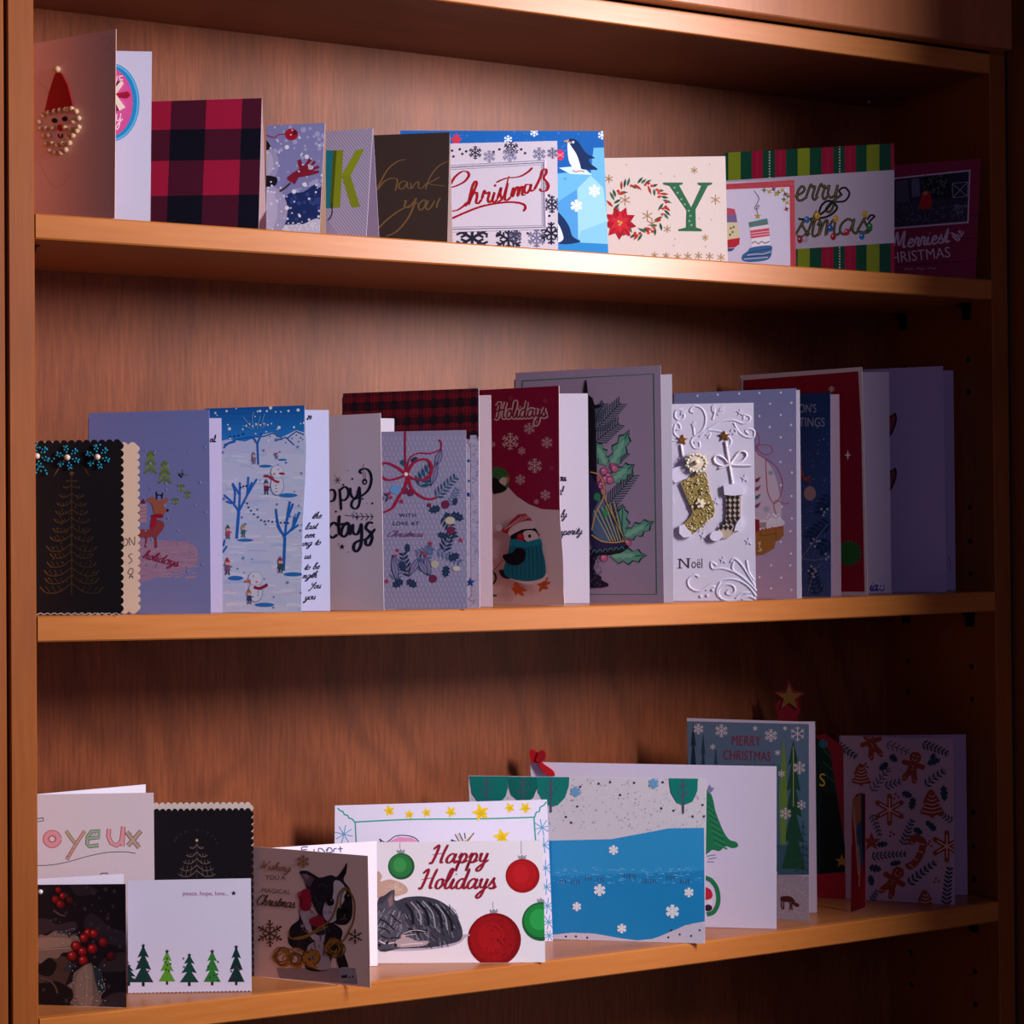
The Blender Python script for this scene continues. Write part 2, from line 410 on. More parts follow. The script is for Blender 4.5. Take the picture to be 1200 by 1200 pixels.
# stroke lettering: x height 1, ascender 2
GL = {
'a': (1, ".7,.8 .4,1 .1,.7 .05,.25 .3,0 .6,.3 .75,1 .7,.3 .9,0 1.05,.25"), 'b': (.8, "0,.3 .35,1.4 .4,2 .2,1.9 .15,.5 .35,0 .65,.3 .55,.9 .3,.7"),
'c': (.75, ".7,.85 .4,1 .1,.6 .2,.1 .45,0 .8,.25"), 'd': (1, ".7,.8 .4,1 .1,.7 .05,.25 .3,0 .6,.3 .8,2 .7,.4 .85,0 1.05,.25"),
'e': (.75, "0,.3 .5,.6 .55,.9 .35,1 .15,.6 .2,.1 .45,0 .8,.25"), 'f': (.55, "0,.2 .4,1.3 .5,1.9 .3,1.9 .2,1 .15,-.8 .3,-.9 .3,0 .6,.2"),
'g': (.95, ".7,.8 .4,1 .1,.7 .05,.25 .3,0 .6,.3 .75,1 .65,-.5 .4,-.95 .15,-.7 .5,-.2 1,.25"), 'h': (.95, "0,.2 .35,1.3 .4,1.95 .2,1.8 .12,0 .3,.7 .55,1 .65,.7 .6,.15 .8,0 1,.25"),
'i': (.5, "0,.25 .2,1 .15,.2 .35,0 .55,.25/.25,1.4 .3,1.5"), 'k': (.85, "0,.2 .35,1.3 .4,1.95 .2,1.8 .12,0 .2,.5 .6,1 .3,.6 .65,0 .9,.25"),
'l': (.5, "0,.25 .35,1.2 .4,1.95 .2,1.8 .15,.3 .35,0 .6,.25"), 'm': (1.2, "0,.7 .15,1 .12,0 .3,.8 .5,1 .5,0 .7,.8 .9,1 .92,.2 1.1,0 1.3,.25"),
'n': (.9, "0,.7 .15,1 .12,0 .3,.8 .55,1 .58,.2 .75,0 .95,.25"), 'o': (.75, ".5,1 .15,.8 .1,.2 .4,0 .65,.4 .55,.9 .4,.95 .8,.8"),
'p': (.85, "0,.5 .2,1 .1,-.9 .2,.6 .45,1 .7,.6 .5,.05 .25,.1 .5,0 .9,.25"), 'r': (.65, "0,.2 .2,1.1 .35,.9 .5,.95 .4,.3 .55,0 .75,.25"),
's': (.65, "0,.2 .35,1.1 .3,.8 .55,.3 .35,0 .1,.1 .5,0 .75,.25"), 't': (.5, "0,.25 .35,1.7 .25,.3 .4,0 .65,.25/.05,1.1 .6,1.15"),
'u': (.85, "0,.7 .12,1 .1,.3 .3,0 .55,.3 .62,1 .6,.2 .75,0 .95,.25"), 'v': (.75, "0,.7 .12,1 .2,0 .35,0 .6,.95 .8,.85"), 'w': (1, "0,.7 .12,1 .15,0 .45,.7 .5,0 .75,.9 1,.85"),
'y': (.85, "0,.7 .12,1 .1,.4 .3,.1 .55,.3 .65,1 .55,-.5 .3,-.95 .1,-.7 .45,-.2 .95,.25"), 'x': (.75, "0,.9 .2,1 .6,0 .8,.1/.7,1 .05,0"), 'q': (.9, ".7,.8 .4,1 .1,.5 .3,0 .6,.3 .7,1 .6,-1"),
'C': (1.1, "1,1.6 .9,1.95 .55,1.9 .15,1.2 .15,.4 .5,0 .9,.2 1.1,.5"), 'H': (1.3, "-.1,1.5 .3,1.95 .3,1 .15,0 -.1,.1/-.05,.9 1,1.1/1.1,2 .95,1 .95,.1 1.2,.1"),
'M': (1.5, "0,0 .25,1.8 .35,1.8 .6,.3 1,1.9 1.1,1.8 1.1,.1 1.4,.2"), 'W': (1.5, "-.1,1.7 .2,1.9 .25,.1 .7,1.4 .8,.1 1.2,1.9 1.4,1.8"), 'Y': (1, "0,1.9 .2,1.2 .5,1.1 .9,2 .5,0 .2,-.6 0,-.3"),
'N': (1.2, "0,0 .1,1.9 .8,.1 .95,1.9"), 'O': (1.1, ".5,2 .1,1.5 .1,.5 .5,0 .9,.5 .9,1.5 .5,2"), 'S': (.9, ".8,1.7 .4,2 .1,1.5 .7,.6 .4,0 0,.3"), 'A': (1, "0,0 .4,2 .8,0/.1,.8 .7,.8"),
'!': (.4, ".2,2 .15,.6/.13,.1 .13,0"), '2': (.8, ".1,1.5 .4,1.9 .6,1.4 .05,0 .7,.05"), '0': (.8, ".4,1.9 .1,1 .4,0 .7,1 .4,1.9"), '.': (.3, "0,.1 .05,0"), '-': (.5, "0,.6 .4,.6"), ',': (.3, ".1,.1 0,-.3"), 'E': (.9, ".7,2 .1,1.9 .1,.1 .8,0/.1,1 .6,1"), 'R': (1, ".1,0 .1,2 .6,1.9 .6,1.2 .1,1 .8,0"), 'T': (.9, "0,2 .9,2/.45,2 .4,0"), 'I': (.3, ".1,2 .1,0")}
def script(c, wd, txt, x, y, xh, ang=0, slant=.25, cal=0, sp=0.0, sx=1.0):
    a = radians(ang); cx = 0; allp = []
    for ch in txt:
        if ch == ' ': cx += .7; continue
        adv, g = GL.get(ch, GL['o'])
        for sg in g.split('/'):
            q = [((cx+u+slant*v)*xh*sx, v*xh) for u, v in P_(sg)]
            allp.append([(x+u*cos(a)+v*sin(a), y+u*sin(a)-v*cos(a)) for u, v in q])
        cx += adv+sp
    cc, mi = colr(c)
    with same(.002):
        for q in allp: L(c, wd, q, 1, cal, n=4)
TX = {}
def text(c, txt, x, y, h, ang=0, sx=1.0, slant=0, wd=0, sp=1.0, h3=None):
    key = (txt, sp)
    if key not in TX:
        cu = bpy.data.curves.new('lettering', 'FONT'); cu.body = txt; cu.size = 1; cu.resolution_u = 3; cu.space_character = sp
        o = bpy.data.objects.new('lettering', cu); COL.objects.link(o)
        bpy.context.view_layer.update()
        me = bpy.data.meshes.new_from_object(o); bpy.data.objects.remove(o); bpy.data.curves.remove(cu)
        TX[key] = ([(v.co.x, v.co.y) for v in me.vertices], [tuple(p.vertices) for p in me.polygons]); bpy.data.meshes.remove(me)
    V, Fc = TX[key]; a = radians(ang); k = h/.7
    def mp(u, v):
        u = (u*sx+slant*v)*k; v = v*k; return hits(x+u*cos(a)+v*sin(a), y+u*sin(a)-v*cos(a))
    st = [mp(*q) for q in V]; cc, mi = colr(c)
    addp([ccw([st[i] for i in f]) for f in Fc], cc, mi, h3)
def Tb(c, wd, ht, pts, sm=1, closed=False, taper=0, n=5, base=None):
    """raised half-round strand; ht in metres"""
    cc, mi = colr(c); b = S.buf; S.lay += S.inc; h0 = (S.h0+S.lay*S.dl if base is None else base)-.0001
    for sg in (pts.split('/') if isinstance(pts, str) else [pts]):
        p = P_(sg)
        if sm: p = cat(p, closed, n)
        if closed: p = p+[p[0]]
        k0 = len(b['V'])
        for i, q in enumerate(p):
            a = p[max(i-1, 0)]; e = p[min(i+1, len(p)-1)]; dx, dy = e[0]-a[0], e[1]-a[1]; d = hypot(dx, dy) or 1
            u = i/max(len(p)-1, 1); f = 1 if not taper else (1-abs(2*u-1)**3*taper)
            for o, hh in ((-1, 0), (-.75, .65), (0, 1), (.75, .65), (1, 0)):
                s, t = hits(q[0]-dy/d*wd/2*o*f, q[1]+dx/d*wd/2*o*f)
                b['V'].append(place(s, t, h0+hh*ht*f)); b['C'].append(cc)
        for i in range(len(p)-1):
            for j in range(4):
                a = k0+i*5+j; b['F'].append((a, a+5, a+6, a+1)); b['M'].append(mi)
def Slab(c, pts, ht, sm=0, base=None, side=None):
    """raised flat piece with side walls"""
    p = P_(pts)
    if sm: p = cat(p, True, 5)
    st = ccw([hits(*q) for q in p]); cc, mi = colr(c); b = S.buf; S.lay += 1
    h0 = S.h0 if base is None else base; h1 = h0+ht; k = len(b['V']); n = len(st)
    for s, t in st: b['V'].append(place(s, t, h1)); b['C'].append(cc)
    for s, t in st: b['V'].append(place(s, t, h0)); b['C'].append(cc)
    tr = tessellate_polygon([[Vector((x, y, 0)) for x, y in st]])
    for t in tr: b['F'].append(tuple(k+i for i in t)); b['M'].append(mi)
    for i in range(n): j = (i+1) % n; b['F'].append((k+i, k+n+i, k+n+j, k+j)); b['M'].append(mi)
def Bead(c, x, y, r, base=None, seg=10, sq=1.0):
    cc, mi = colr(c); b = S.buf; s0, t0 = hits(x, y); s1, t1 = hits(x, y-r); R = hypot(s1-s0, t1-t0)
    h0 = S.h0 if base is None else base; k = len(b['V']); rings = 5
    for i in range(1, rings):
        ph = pi*i/rings
        for j in range(seg):
            th = 2*pi*j/seg; b['V'].append(place(s0+R*sin(ph)*cos(th), t0+R*sin(ph)*sin(th), h0+R*sq*.7+R*sq*cos(ph))); b['C'].append(cc)
    b['V'].append(place(s0, t0, h0+R*sq*1.7)); b['C'].append(cc); top = len(b['V'])-1
    for i in range(rings-2):
        for j in range(seg): a = k+i*seg+j; d = k+i*seg+(j+1) % seg; b['F'].append((a, a+seg, d+seg, d)); b['M'].append(mi)
    for j in range(seg): b['F'].append((top, k+j, k+(j+1) % seg)); b['M'].append(mi)
def lift(h): S.h0 = h; 

# ------------------------------------------------------------------ cards
def panel(name, A, B, top, stock, lean=0.0, outline=None, th=.0005, clip=None, fixed=None):
    """upright sheet whose foot runs A->B on the shelf; top = xl,yl,xr,yr in the photograph"""
    end()
    S.O = Vector(A); d = Vector(B)-S.O; d.z = 0; S.X = d.normalized()
    n = Vector((S.X.y, -S.X.x, 0))                          # towards the viewer
    S.U = (Vector((0, 0, 1))-n*lean).normalized(); S.N = S.X.cross(S.U).normalized()
    S.h0 = .00006; S.lay = 0; S.dl = 2.5e-6
    old = list(FR); fr(0, 0, 1)
    TL, TR = hits(*top[:2]), hits(*top[2:])
    if fixed: TL = (0.0, TR[1]); TR = ((B-A).xy.length, TR[1])
    w_ = d.length; dz = B[2]-A[2]
    quad = [(0, 0.0002), (w_, dz+.0002), TR, TL]
    S.quad = quad; S.clip = clip or quad; S.w = w_
    ol = quad
    if outline: ol = outline(quad) if callable(outline) else ccw([hits(*q) for q in P_(outline)])
    fr(*old)
    S.ol = ol
    tr = tessellate_polygon([[Vector((a, b, 0)) for a, b in ol]])
    V = [place(s, t, 0) for s, t in ol]+[place(s, t, -th) for s, t in ol]; m = len(ol)
    Fs = [tuple(ccwi(t, ol)) for t in tr]; Fs += [tuple(i+m for i in f[::-1]) for f in Fs]
    Fs += [(i, m+i, m+(i+1) % m, (i+1) % m) for i in range(m)]
    me = bpy.data.meshes.new(name); me.from_pydata(V, [], Fs); me.materials.append(M_PAPER)
    ca = me.color_attributes.new('Col', 'FLOAT_COLOR', 'POINT'); c = hexc(stock)
    ca.data.foreach_set('color', [x for _ in V for x in (*c, 1.0)])
    S.pan = link(name, me, S.thing); return S.pan
def ccwi(t, ol):
    a = [ol[i] for i in t]
    return t if sum(a[i-1][0]*a[i][1]-a[i][0]*a[i-1][1] for i in range(3)) > 0 else t[::-1]
def flood(c, inset=0.0):
    """print covering the whole panel"""
    cc, mi = colr(c); q = S.ol
    if inset:
        cx = sum(p[0] for p in q)/len(q); cy = sum(p[1] for p in q)/len(q)
        q = [(p[0]-inset*(1 if p[0] > cx else -1), p[1]-inset*(1 if p[1] > cy else -1)) for p in q]
    addp([ccw([q[i] for i in t]) for t in tessellate_polygon([[Vector((a, b, 0)) for a, b in q]])], cc, mi, clip=False)
def pt3(k, pxy): x = solvex(pxy[0], pxy[1], k); return Vector((x, pxy[1], zs(k, x)+.0001))
def card(label, k, Lc, Rc, top, stock='#e6e0ec', back=None, tent=0.0, group=None, name='greeting_card', outline=None, inner='#dcd6e4'):
    """V-folded card: spine at the left, or tent card with the fold on top"""
    end()
    A = pt3(k, Lc); B = pt3(k, Rc); d = (B-A); d.z = 0; n = Vector((d.y, -d.x, 0)).normalized()
    t = bpy.data.objects.new(name, None); COL.objects.link(t); t.location = (A+B)/2; t['label'] = label; t['category'] = 'greeting card'
    t['group'] = group or 'greeting cards on the %s shelf' % {1: 'upper', 2: 'middle', 3: 'lowest'}[k]
    t.empty_display_size = .02
    S.thing = t; S.base = Vector(t.location); S.k = k
    bpy.context.view_layer.update()
    S.back = None
    hgt = .1
    if tent:
        panel('front_panel', A, B, top, stock, lean=tent, outline=outline); st = (S.O, S.X, S.U, S.N, S.quad, S.w)
        hl, hr = S.quad[3], S.quad[2]
        P1 = S.O+S.X*hl[0]+S.U*hl[1]; P2 = S.O+S.X*hr[0]+S.U*hr[1]
        off = -n*(2*tent*P1.z - 2*tent*A.z)
        A2 = A+off; B2 = B+off
        # the back panel leans the other way and meets the front one at the fold
        me = bpy.data.meshes.new('back_panel')
        V = [v-S.base for v in (A2, B2, P2, P1)]; V += [v-n*.0005 for v in V]
        me.from_pydata(V, [], [(0, 1, 2, 3), (7, 6, 5, 4), (0, 4, 5, 1), (1, 5, 6, 2), (2, 6, 7, 3), (3, 7, 4, 0)]); me.materials.append(M_PAPER)
        ca = me.color_attributes.new('Col', 'FLOAT_COLOR', 'POINT'); ca.data.foreach_set('color', [x for _ in V for x in (*hexc(inner), 1.0)])
        link('back_panel', me, t); return
    if back:
        R2 = pt3(k, (back[0], back[1])); bt = back[2:]
        if len(bt) == 2: bt = (top[0], top[1]-back[4] if len(back) > 4 else top[1], bt[0], bt[1])
        A2 = A-n*.0008
        panel('back_panel', A2, R2, bt, inner, outline=outline if callable(outline) else None, fixed=True); S.back = (S.pan, S.O, S.X, S.U, S.N, S.quad, S.clip, S.ol)
    S.backst = dict(S.__dict__) if back else None
    panel('front_panel', A, B, top, stock, outline=outline)
def on_back():
    end(); b = S.backst
    for q in ('O', 'X', 'U', 'N', 'quad', 'clip', 'ol', 'w', 'pan'): setattr(S, q, b[q])
    S.lay = 0; S.h0 = .00006
def scallop(cols, top=True, bottom=True, right=True, left=False, r=.0022, n_w=20, n_h=26):
    def f(q):
        o = []
        def side(a, b, n, on):
            if not on: o.append(a); return
            dx, dy = b[0]-a[0], b[1]-a[1]; ln = hypot(dx, dy); nx, ny = dy/ln, -dx/ln
            for i in range(n):
                for j in range(7):
                    t = (i+j/7)/n; h = sin(pi*j/7)**.7*r
                    o.append((a[0]+dx*t+nx*h, a[1]+dy*t+ny*h))
        if bottom: q = [(q[0][0], q[0][1]+r), (q[1][0], q[1][1]+r), q[2], q[3]]
        side(q[0], q[1], n_w, bottom); side(q[1], q[2], n_h, right); side(q[2], q[3], n_w, top); side(q[3], q[0], n_h, left)
        return o
    return f
# ================================================================== TOP COMPARTMENT (upper shelf)
A_ = (0, 0, 4); B_ = (280, 120, 4); C_ = (500, 130, 3.333); D_ = (840, 140, 3.333)
# --- white card with blue ringed pink tag
card('white card with a blue-ringed pink tag, partly behind the bearded pearl card', 1, (60, .05), (176, .022), (62, 58, 178, 60.5), '#cfcfe8', group=None)
fr(*A_); part('printed_ring'); E('#1c8fd0', 520, 480, 134, 184, 0, 40); E('#d4559a', 515, 480, 108, 160, 0, 40)
L('#5fc0ea', 8, ell(520, 480, 126, 176, 0, 40), 0, closed=True)
part('printed_lettering'); text('#f3dcea', 'LOVE', 470, 400, 40, -4, .8); script('#f7e4ee', 5, 'day', 470, 585, 36, -10)
part('ribbon_bow'); lift(.0004)
Slab('#a01030', '545,440 600,430 612,446 600,460 545,455', .0008); Slab('#e9e2cf', '520,440 570,378 580,392 535,455', .0012); Slab('#f0e8d4', '528,450 545,445 588,505 560,520', .0014)
# --- pearl santa
card('pink card with a bearded pearl face and red hat, far left of upper shelf', 1, (24, .063), (134.5, .0), (24, 53.5, 136, 34), '#f4c4b4')
fr(*A_)
part('pencil_sketch'); L('#d0a398', 2, '180,380 230,440 210,520/180,760 260,880 330,820/470,190 500,170 520,190 500,230 480,240')
part('felt_hat'); Slab('#b01420', '214,522 232,440 262,345 290,342 320,400 345,498 300,515 250,522', .0012)
part('face_features'); lift(.0003)
Slab('#141214', ell(258, 566, 13, 11, 20, 10), .0008); Slab('#141214', ell(306, 558, 13, 11, -20, 10), .0008); Slab('#c01018', ell(285, 600, 11, 15, 0, 12), .0016)
Tb('#141214', 6, .0008, '275,630 277,642 286,645 292,640 293,628')
part('pearl_beard'); lift(.00006)
for q in P_('205,543 232,531 259,525 286,520 312,516 341,512 362,524 374,556 346,569 374,598 336,608 309,600 187,574 194,606 221,604 252,604 210,640 234,637 222,676 249,671 237,707 272,683 298,676 263,718 289,716 313,704 331,672 318,643 347,637 325,515 365,615'):
    Bead('s#e9c9a0', q[0], q[1], 13.5)
part('pearl_pompom'); Bead('s#e9c9a0', 275, 327, 16)
# --- plaid
card('tent card in red and black buffalo plaid on the upper shelf', 1, (177, .056), (303, .012), (177, 119, 307, 115), '#e6d8dc', tent=.16, inner='#d8bcc0')
fr(0, 0, 1); part('buffalo_plaid_print'); flood('#2a0c1e')
xt = [150, 170, 201, 242, 284, 325]; xb = [146, 166, 195, 236, 278.5, 319]; ys = [108, 152, 188.5, 229.5, 270]
for i in range(5):
    for j in range(4):
        red = i % 2 == 1; rr = j % 2 == 0
        c = '#a3163c' if red and rr else '#080a1c' if not red and not rr else '#4a1028'
        q = []
        for (a, b) in ((i, j), (i+1, j), (i+1, j+1), (i, j+1)):
            y = ys[b] if 0 < b else 108; f = (y-118)/150; q.append((xt[a]+(xb[a]-xt[a])*f-.0, y-(a-2)*.6))
        F(c, q)
# --- snowman
card('tent card with half a snowman waving a red mitten on the upper shelf', 1, (312, .036), (374, .012), (312, 147, 381, 144), '#d9d6ea', tent=.14, inner='#c9a890')
fr(*B_); part('winter_sky_print'); flood('#8486b8'); scat('#a9aad2', 140, 100, 400, 480, 50, 4, 14, 2)
F('#1e2f66', '210,600 195,520 230,430 300,420 390,380 390,570 330,560 300,600', 1); scat('#34488a', 240, 430, 380, 550, 25, 4, 12, 5)
F('#cfcbe2', '190,602 220,575 300,570 360,545 390,560 390,610 190,612', 1); scat('#eae8f4', 200, 565, 385, 600, 60, 2, 5, 6)
part('snowman_print'); E('#a8a4c8', 150, 510, 78, 118); E('#bdb9d6', 130, 505, 52, 100); E('#a09dc2', 135, 288, 52, 76); E('#b8b4d2', 120, 285, 42, 66)
F('#100e1c', '120,345 172,350 180,372 165,392 120,392', 1); F('#1a1020', '118,170 140,190 150,215 118,222', 1)
L('#9c1830', 5, '118,150 165,165 185,152 215,150'); E('#a8122c', 247, 150, 31, 28); E('#5a1422', 262, 142, 10)
part('mitten_print'); L('#4a2a30', 9, '190,418 215,402 242,378'); F('#841a34', '226,352 250,332 284,312 274,272 290,266 303,300 330,262 342,270 322,304 354,272 361,281 338,308 372,296 379,307 345,320 377,320 376,331 322,346 280,352 262,385 226,362')
part('snowflake_print'); scat('#dcdcf0', 130, 100, 400, 600, 70, 3, 7, 11); Ds('#eceaf8', '318,255 308,385 338,305 258,418 225,210 335,305 225,495', 11)
# --- K
card('tent card with a big green and teal letter K on dotted lavender', 1, (382, .036), (429, .012), (382, 154, 437, 150.2), '#cdc2dc', tent=.17, inner='#b7a6c4')
fr(*B_); part('dotted_pattern_print'); flood('#b8aacc')
S.inc = .12
for i in range(-22, 24): L('#e2d8ee', 3.2, [(400+i*15, 100), (400+i*15+420, 640)], 0)
S.inc = 1.0; part('letter_k_print'); F('#1f8fa0', '380,225 447,225 440,330 432,497 380,497'); F('#5f6e1c', '442,225 460,225 440,495 426,495'); F('#9caa24', '458,225 490,223 483,345 474,493 440,495')
F('#a6b428', '549,223 588,218 524,345 484,345 484,338'); F('#9caa24', '482,345 524,345 568,490 528,494'); L('#3a2c50', 6, '436,470 436,520 425,545 415,550')
# --- thank you
card('dark brown tent card with gold hand lettering reading hank you', 1, (430, .052), (524, .012), (430, 158.8, 527, 155), '#3a2c28', tent=.14, inner='#d9c0b8')
fr(*B_); part('brown_print'); flood('#3b2d28')
part('gold_script'); g = 'f#c89a66'
L(g, 6, '645,412 665,370 700,312 745,276 782,268/648,412 680,372 715,356 740,360 742,378 733,415', cal=.5)
L(g, 5, '790,373 765,370 750,390 757,407 776,398 790,374 790,398 803,404/806,376 808,405 826,380 842,372 842,398 856,404/982,275 935,300 895,352 874,410/940,350 905,370 888,380 925,388 966,392/856,404 870,390 880,378', cal=.5)
L(g, 7, '772,462 784,462 776,488 800,490 832,448/832,448 800,530 745,600 690,628/652,592 700,545 765,500 840,470', cal=.6)
L(g, 6, '868,455 842,480 848,505 868,492 876,462 866,456/890,458 876,490 886,503 902,488 918,460/944,448 932,470 926,496', cal=.5)
# --- penguins
card('wide blue card with two penguins on an iceberg, behind the white Christmas card', 1, (469, .096), (713, .02), (469, 153, 707, 153.5), '#cfe0f0')
fr(*C_); part('sky_print'); flood('#0f62b4'); scat('#3c86cc', -80, 80, 690, 300, 60, 2, 4, 3)
part('iceberg_print'); F('#6cbcec', '505,245 560,240 640,250 652,144 695,143 712,520 505,520'); F('#9fdaf6', '588,305 640,252 690,300 706,430 640,470 592,500'); F('#4f9fdc', '505,360 588,305 592,500 505,516')
F('#cfeefa', '516,222 604,214 646,250 560,246'); F('#2a8ad0', '505,514 600,512 712,518 716,556 505,552'); F('#86ccf2', '600,470 706,430 712,520 596,514')
part('penguin_print'); F('#0c2c5c', '552,116 568,108 590,118 612,150 628,168 658,184 634,188 640,205 668,228 640,230 604,226 594,200 562,150', 1); F('#e8eef8', '552,122 566,140 588,176 602,230 576,226 556,196 550,150', 1)
F('#c99a60', '533,118 556,111 554,124'); Ds('#f0f0f0', '572,122', 5); L('#d05a50', 4, '570,232 582,238 600,234 616,238'); F('#c9c2a0', '560,118 556,126 566,128')
part('penguin_print'); F('#0c2c5c', '505,400 530,412 556,450 570,490 600,512 505,512', 1); F('#dfe8f4', '505,440 520,452 534,500 505,510', 1)
part('ornament_print'); E('#d03060', 521, 172, 16, 22); L('#f0b0c0', 2, '508,165 535,180/510,180 534,164'); part('star_print'); star('#d4304c', 115, 115, 26, 12); star('#d4304c', 116, 104, 20, 8, 7)
part('snowflake_print')
for x, y in P_('585,370 655,312'): flake('#e8f6fc', x, y, 24, 6, 2)
for x, y in P_('420,84 685,95 318,112'): flake('#e0f0fa', x, y, 17, 4, 1)
# --- christmas
card('white card with red Christmas script in a silver frame with snowflakes', 1, (528, .052), (654, .005), (528, 168.2, 653, 165), '#ded6e4')
fr(*C_); part('snowflake_border')
for x, y, r, c in ((190, 163, 26, '#2c2a44'), (330, 147, 30, '#2c2a44'), (245, 178, 24, '#8a8aa8'), (325, 172, 30, '#9090ae'), (440, 168, 26, '#8080a0'), (492, 165, 22, '#6a6a8c'), (178, 497, 66, '#26263c'), (320, 502, 52, '#26263c'), (430, 497, 36, '#7a7a9c'), (487, 478, 44, '#26263c'), (490, 365, 34, '#34344e'), (345, 490, 28, '#50506e')): flake(c, x, y, r, r*.17, 2)
Ds('#2c2a44', '100,155 130,150 140,168 155,158 262,160 385,165 370,150 105,178 285,150 480,410 478,330 395,478 275,485 235,490', 5)
part('raised_plaque'); Slab('#dcd4e4', '90,212 462,191 466,462 90,474', .0006); lift(.0007)
part('plaque_frame'); L('#5a5878', 3, '90,222 455,202 458,455 90,463', 0); L('#8c8aa6', 2, '90,230 449,210 452,448 90,455', 0); L('#a8a2bc', 4, '90,214 460,193 464,460', 0)
part('red_script'); r = '#a8121c'
L(r, 8, '92,300 120,292 150,275 166,252 158,238 138,238 112,258 92,290/92,392 120,388 142,374 158,358', cal=.55)
L(r, 8, '152,374 178,330 196,285 190,276 178,300 164,366 178,332 194,318 198,332 194,356 202,362 216,346/216,346 226,312 232,324 246,318 240,346 246,358 258,346/258,346 266,318 258,348 266,358 276,346/276,346 292,300 288,324 294,346 278,356/296,350 322,255/318,280 306,338 314,350 330,336/330,336 340,300 336,336 350,302 360,300 356,334 370,298 378,302 374,328 386,328', cal=.5)
L(r, 8, '272,280 310,264 360,258 392,242 414,222/404,288 388,290 382,312 392,322 406,302 408,286 406,312 420,310/420,310 444,262 452,234 466,228 468,244 458,262 476,288 470,310 450,314 442,304', cal=.5)
L(r, 9, '92,424 150,398 220,372 300,358 350,358 380,366 386,380 378,392', cal=.2); E(r, 268, 292, 5)
# --- joy
card('cream card with a green Y beside a wreath and red poinsettia', 1, (700, .066), (853, .01), (700, 185.3, 850, 183), '#e2d3cc')
fr(*C_); part('gold_speck_print')
for x, y, q in ((775, 348, 22), (862, 410, 22), (940, 462, 15), (1045, 232, 14), (1128, 347, 20), (1088, 495, 13), (880, 440, 18), (845, 575, 14), (890, 565, 14), (935, 566, 14), (980, 570, 16), (1020, 568, 16), (1062, 566, 16), (1105, 568, 16), (1150, 572, 16), (712, 265, 16)): flake('f#d8b070', x, y, q, 4, 0)
Ds('#c09a70', '780,210 1105,208 968,255 915,245 1065,420 1112,425 970,500 965,525 1090,530', 3)
part('wreath_print'); R = random.Random(5)
for i in range(46):
    a = radians(i*7.9-140); x, y = 828+100*cos(a), 382+98*sin(a)
    leaf(('#2c5a40', '#3d6b4a', '#22503a', '#b23a28')[(i*7) % 4], x, y, R.uniform(28, 40), math.degrees(a)+90+R.choice((-48, 48)), 11)
for i in range(30):
    a = radians(R.uniform(-150, 150)); E(('#c02a24', '#d0483a')[i % 2], 828+R.uniform(88, 112)*cos(a), 382+R.uniform(86, 110)*sin(a), 5.5)
part('poinsettia_print')
for i in range(9): leaf(('#b3142a', '#c81c30')[i % 2], 755, 438, 66, i*40+12, 34, '#8c0c20')
for i in range(6): leaf('#d22a3a', 755, 438, 40, i*60+30, 22)
Ds('#d8b050', '750,432 760,436 754,444', 5)
part('letter_y_print'); F('#2f6b48', '925,280 1000,280 1000,287 986,291 1034,378 1074,293 1060,287 1060,280 1115,280 1115,287 1098,293 1050,386 1052,455 1075,463 1075,470 985,469 985,462 1014,455 1016,388 950,293 925,287'); Ds('#8fb89a', '968,300 980,320 995,345 1008,365 1024,390 1030,410 1026,430 1034,446', 4)
# --- green striped
card('large green, lime and crimson striped card reading erry stmas in string-light letters', 1, (849, .128), (1048, .02), (849, 179, 1048, 168), '#d8cfe2')
fr(*D_); part('striped_print'); flood('#0b5a3c')
bx = [30, 45, 93, 137, 180, 228, 270, 316, 363, 410, 455, 500, 543, 585, 635, 680, 705]; bc = ['g', 'l', 'g', 'c', 't', 'c', 'g', 'l', 'g', 'c', 't', 'c', 'g', 'l', 'g', 'c']; cc_ = dict(g='#0a4f38', l='#8aa022', c='#a8123e', t='#0a4f38')
for i in range(16): F(cc_[bc[i]], [(bx[i], 60), (bx[i+1], 60), (bx[i+1], 640), (bx[i], 640)])
for x in (204, 478): Ds('#e6e6d8', [(x+2, y) for y in range(105, 600, 11)], 3.2)
for x in (158, 249, 433, 521): Ds('#d84a76', [(x, y) for y in range(105, 600, 11)], 2)
F('#d3cbe0', '20,240 720,195 712,481 20,524')
def lights(txt, x, y, h, ang, sx=1.05):
    script('#16140e', 10, txt, x, y, h, ang, .15, sp=-.02, sx=sx); script('#8d8a4c', 2.5, txt, x, y, h, ang, .15, sp=-.02, sx=sx)
part('string_light_lettering'); lights('erry', 302, 318, 54, -3, 1.15); L('#16140e', 9, '455,318 430,350 400,372 410,335 440,318 470,345 430,380 350,390 318,388'); L('#16140e', 8, '465,322 500,318 518,290 500,266 478,278 490,296')
lights('stmas', 306, 462, 58, -4, 1.28); L('#16140e', 8, '585,420 600,395 616,378 600,375 588,392')
part('light_bulb_print')
for x, y, c in ((325, 470, '#b01830'), (455, 458, '#b01830'), (508, 440, '#c82040'), (352, 392, '#2a70c0'), (392, 375, '#d8b020'), (443, 425, '#2060c0'), (465, 388, '#d8b020'), (567, 456, '#1c78c8'), (598, 418, '#1c8a48'), (577, 368, '#d8b020'), (345, 468, '#b8b0c8')): each('light_bulb_print'); E(c, x, y, 11, 14); E('#f0ecf4', x-3, y-4, 3)
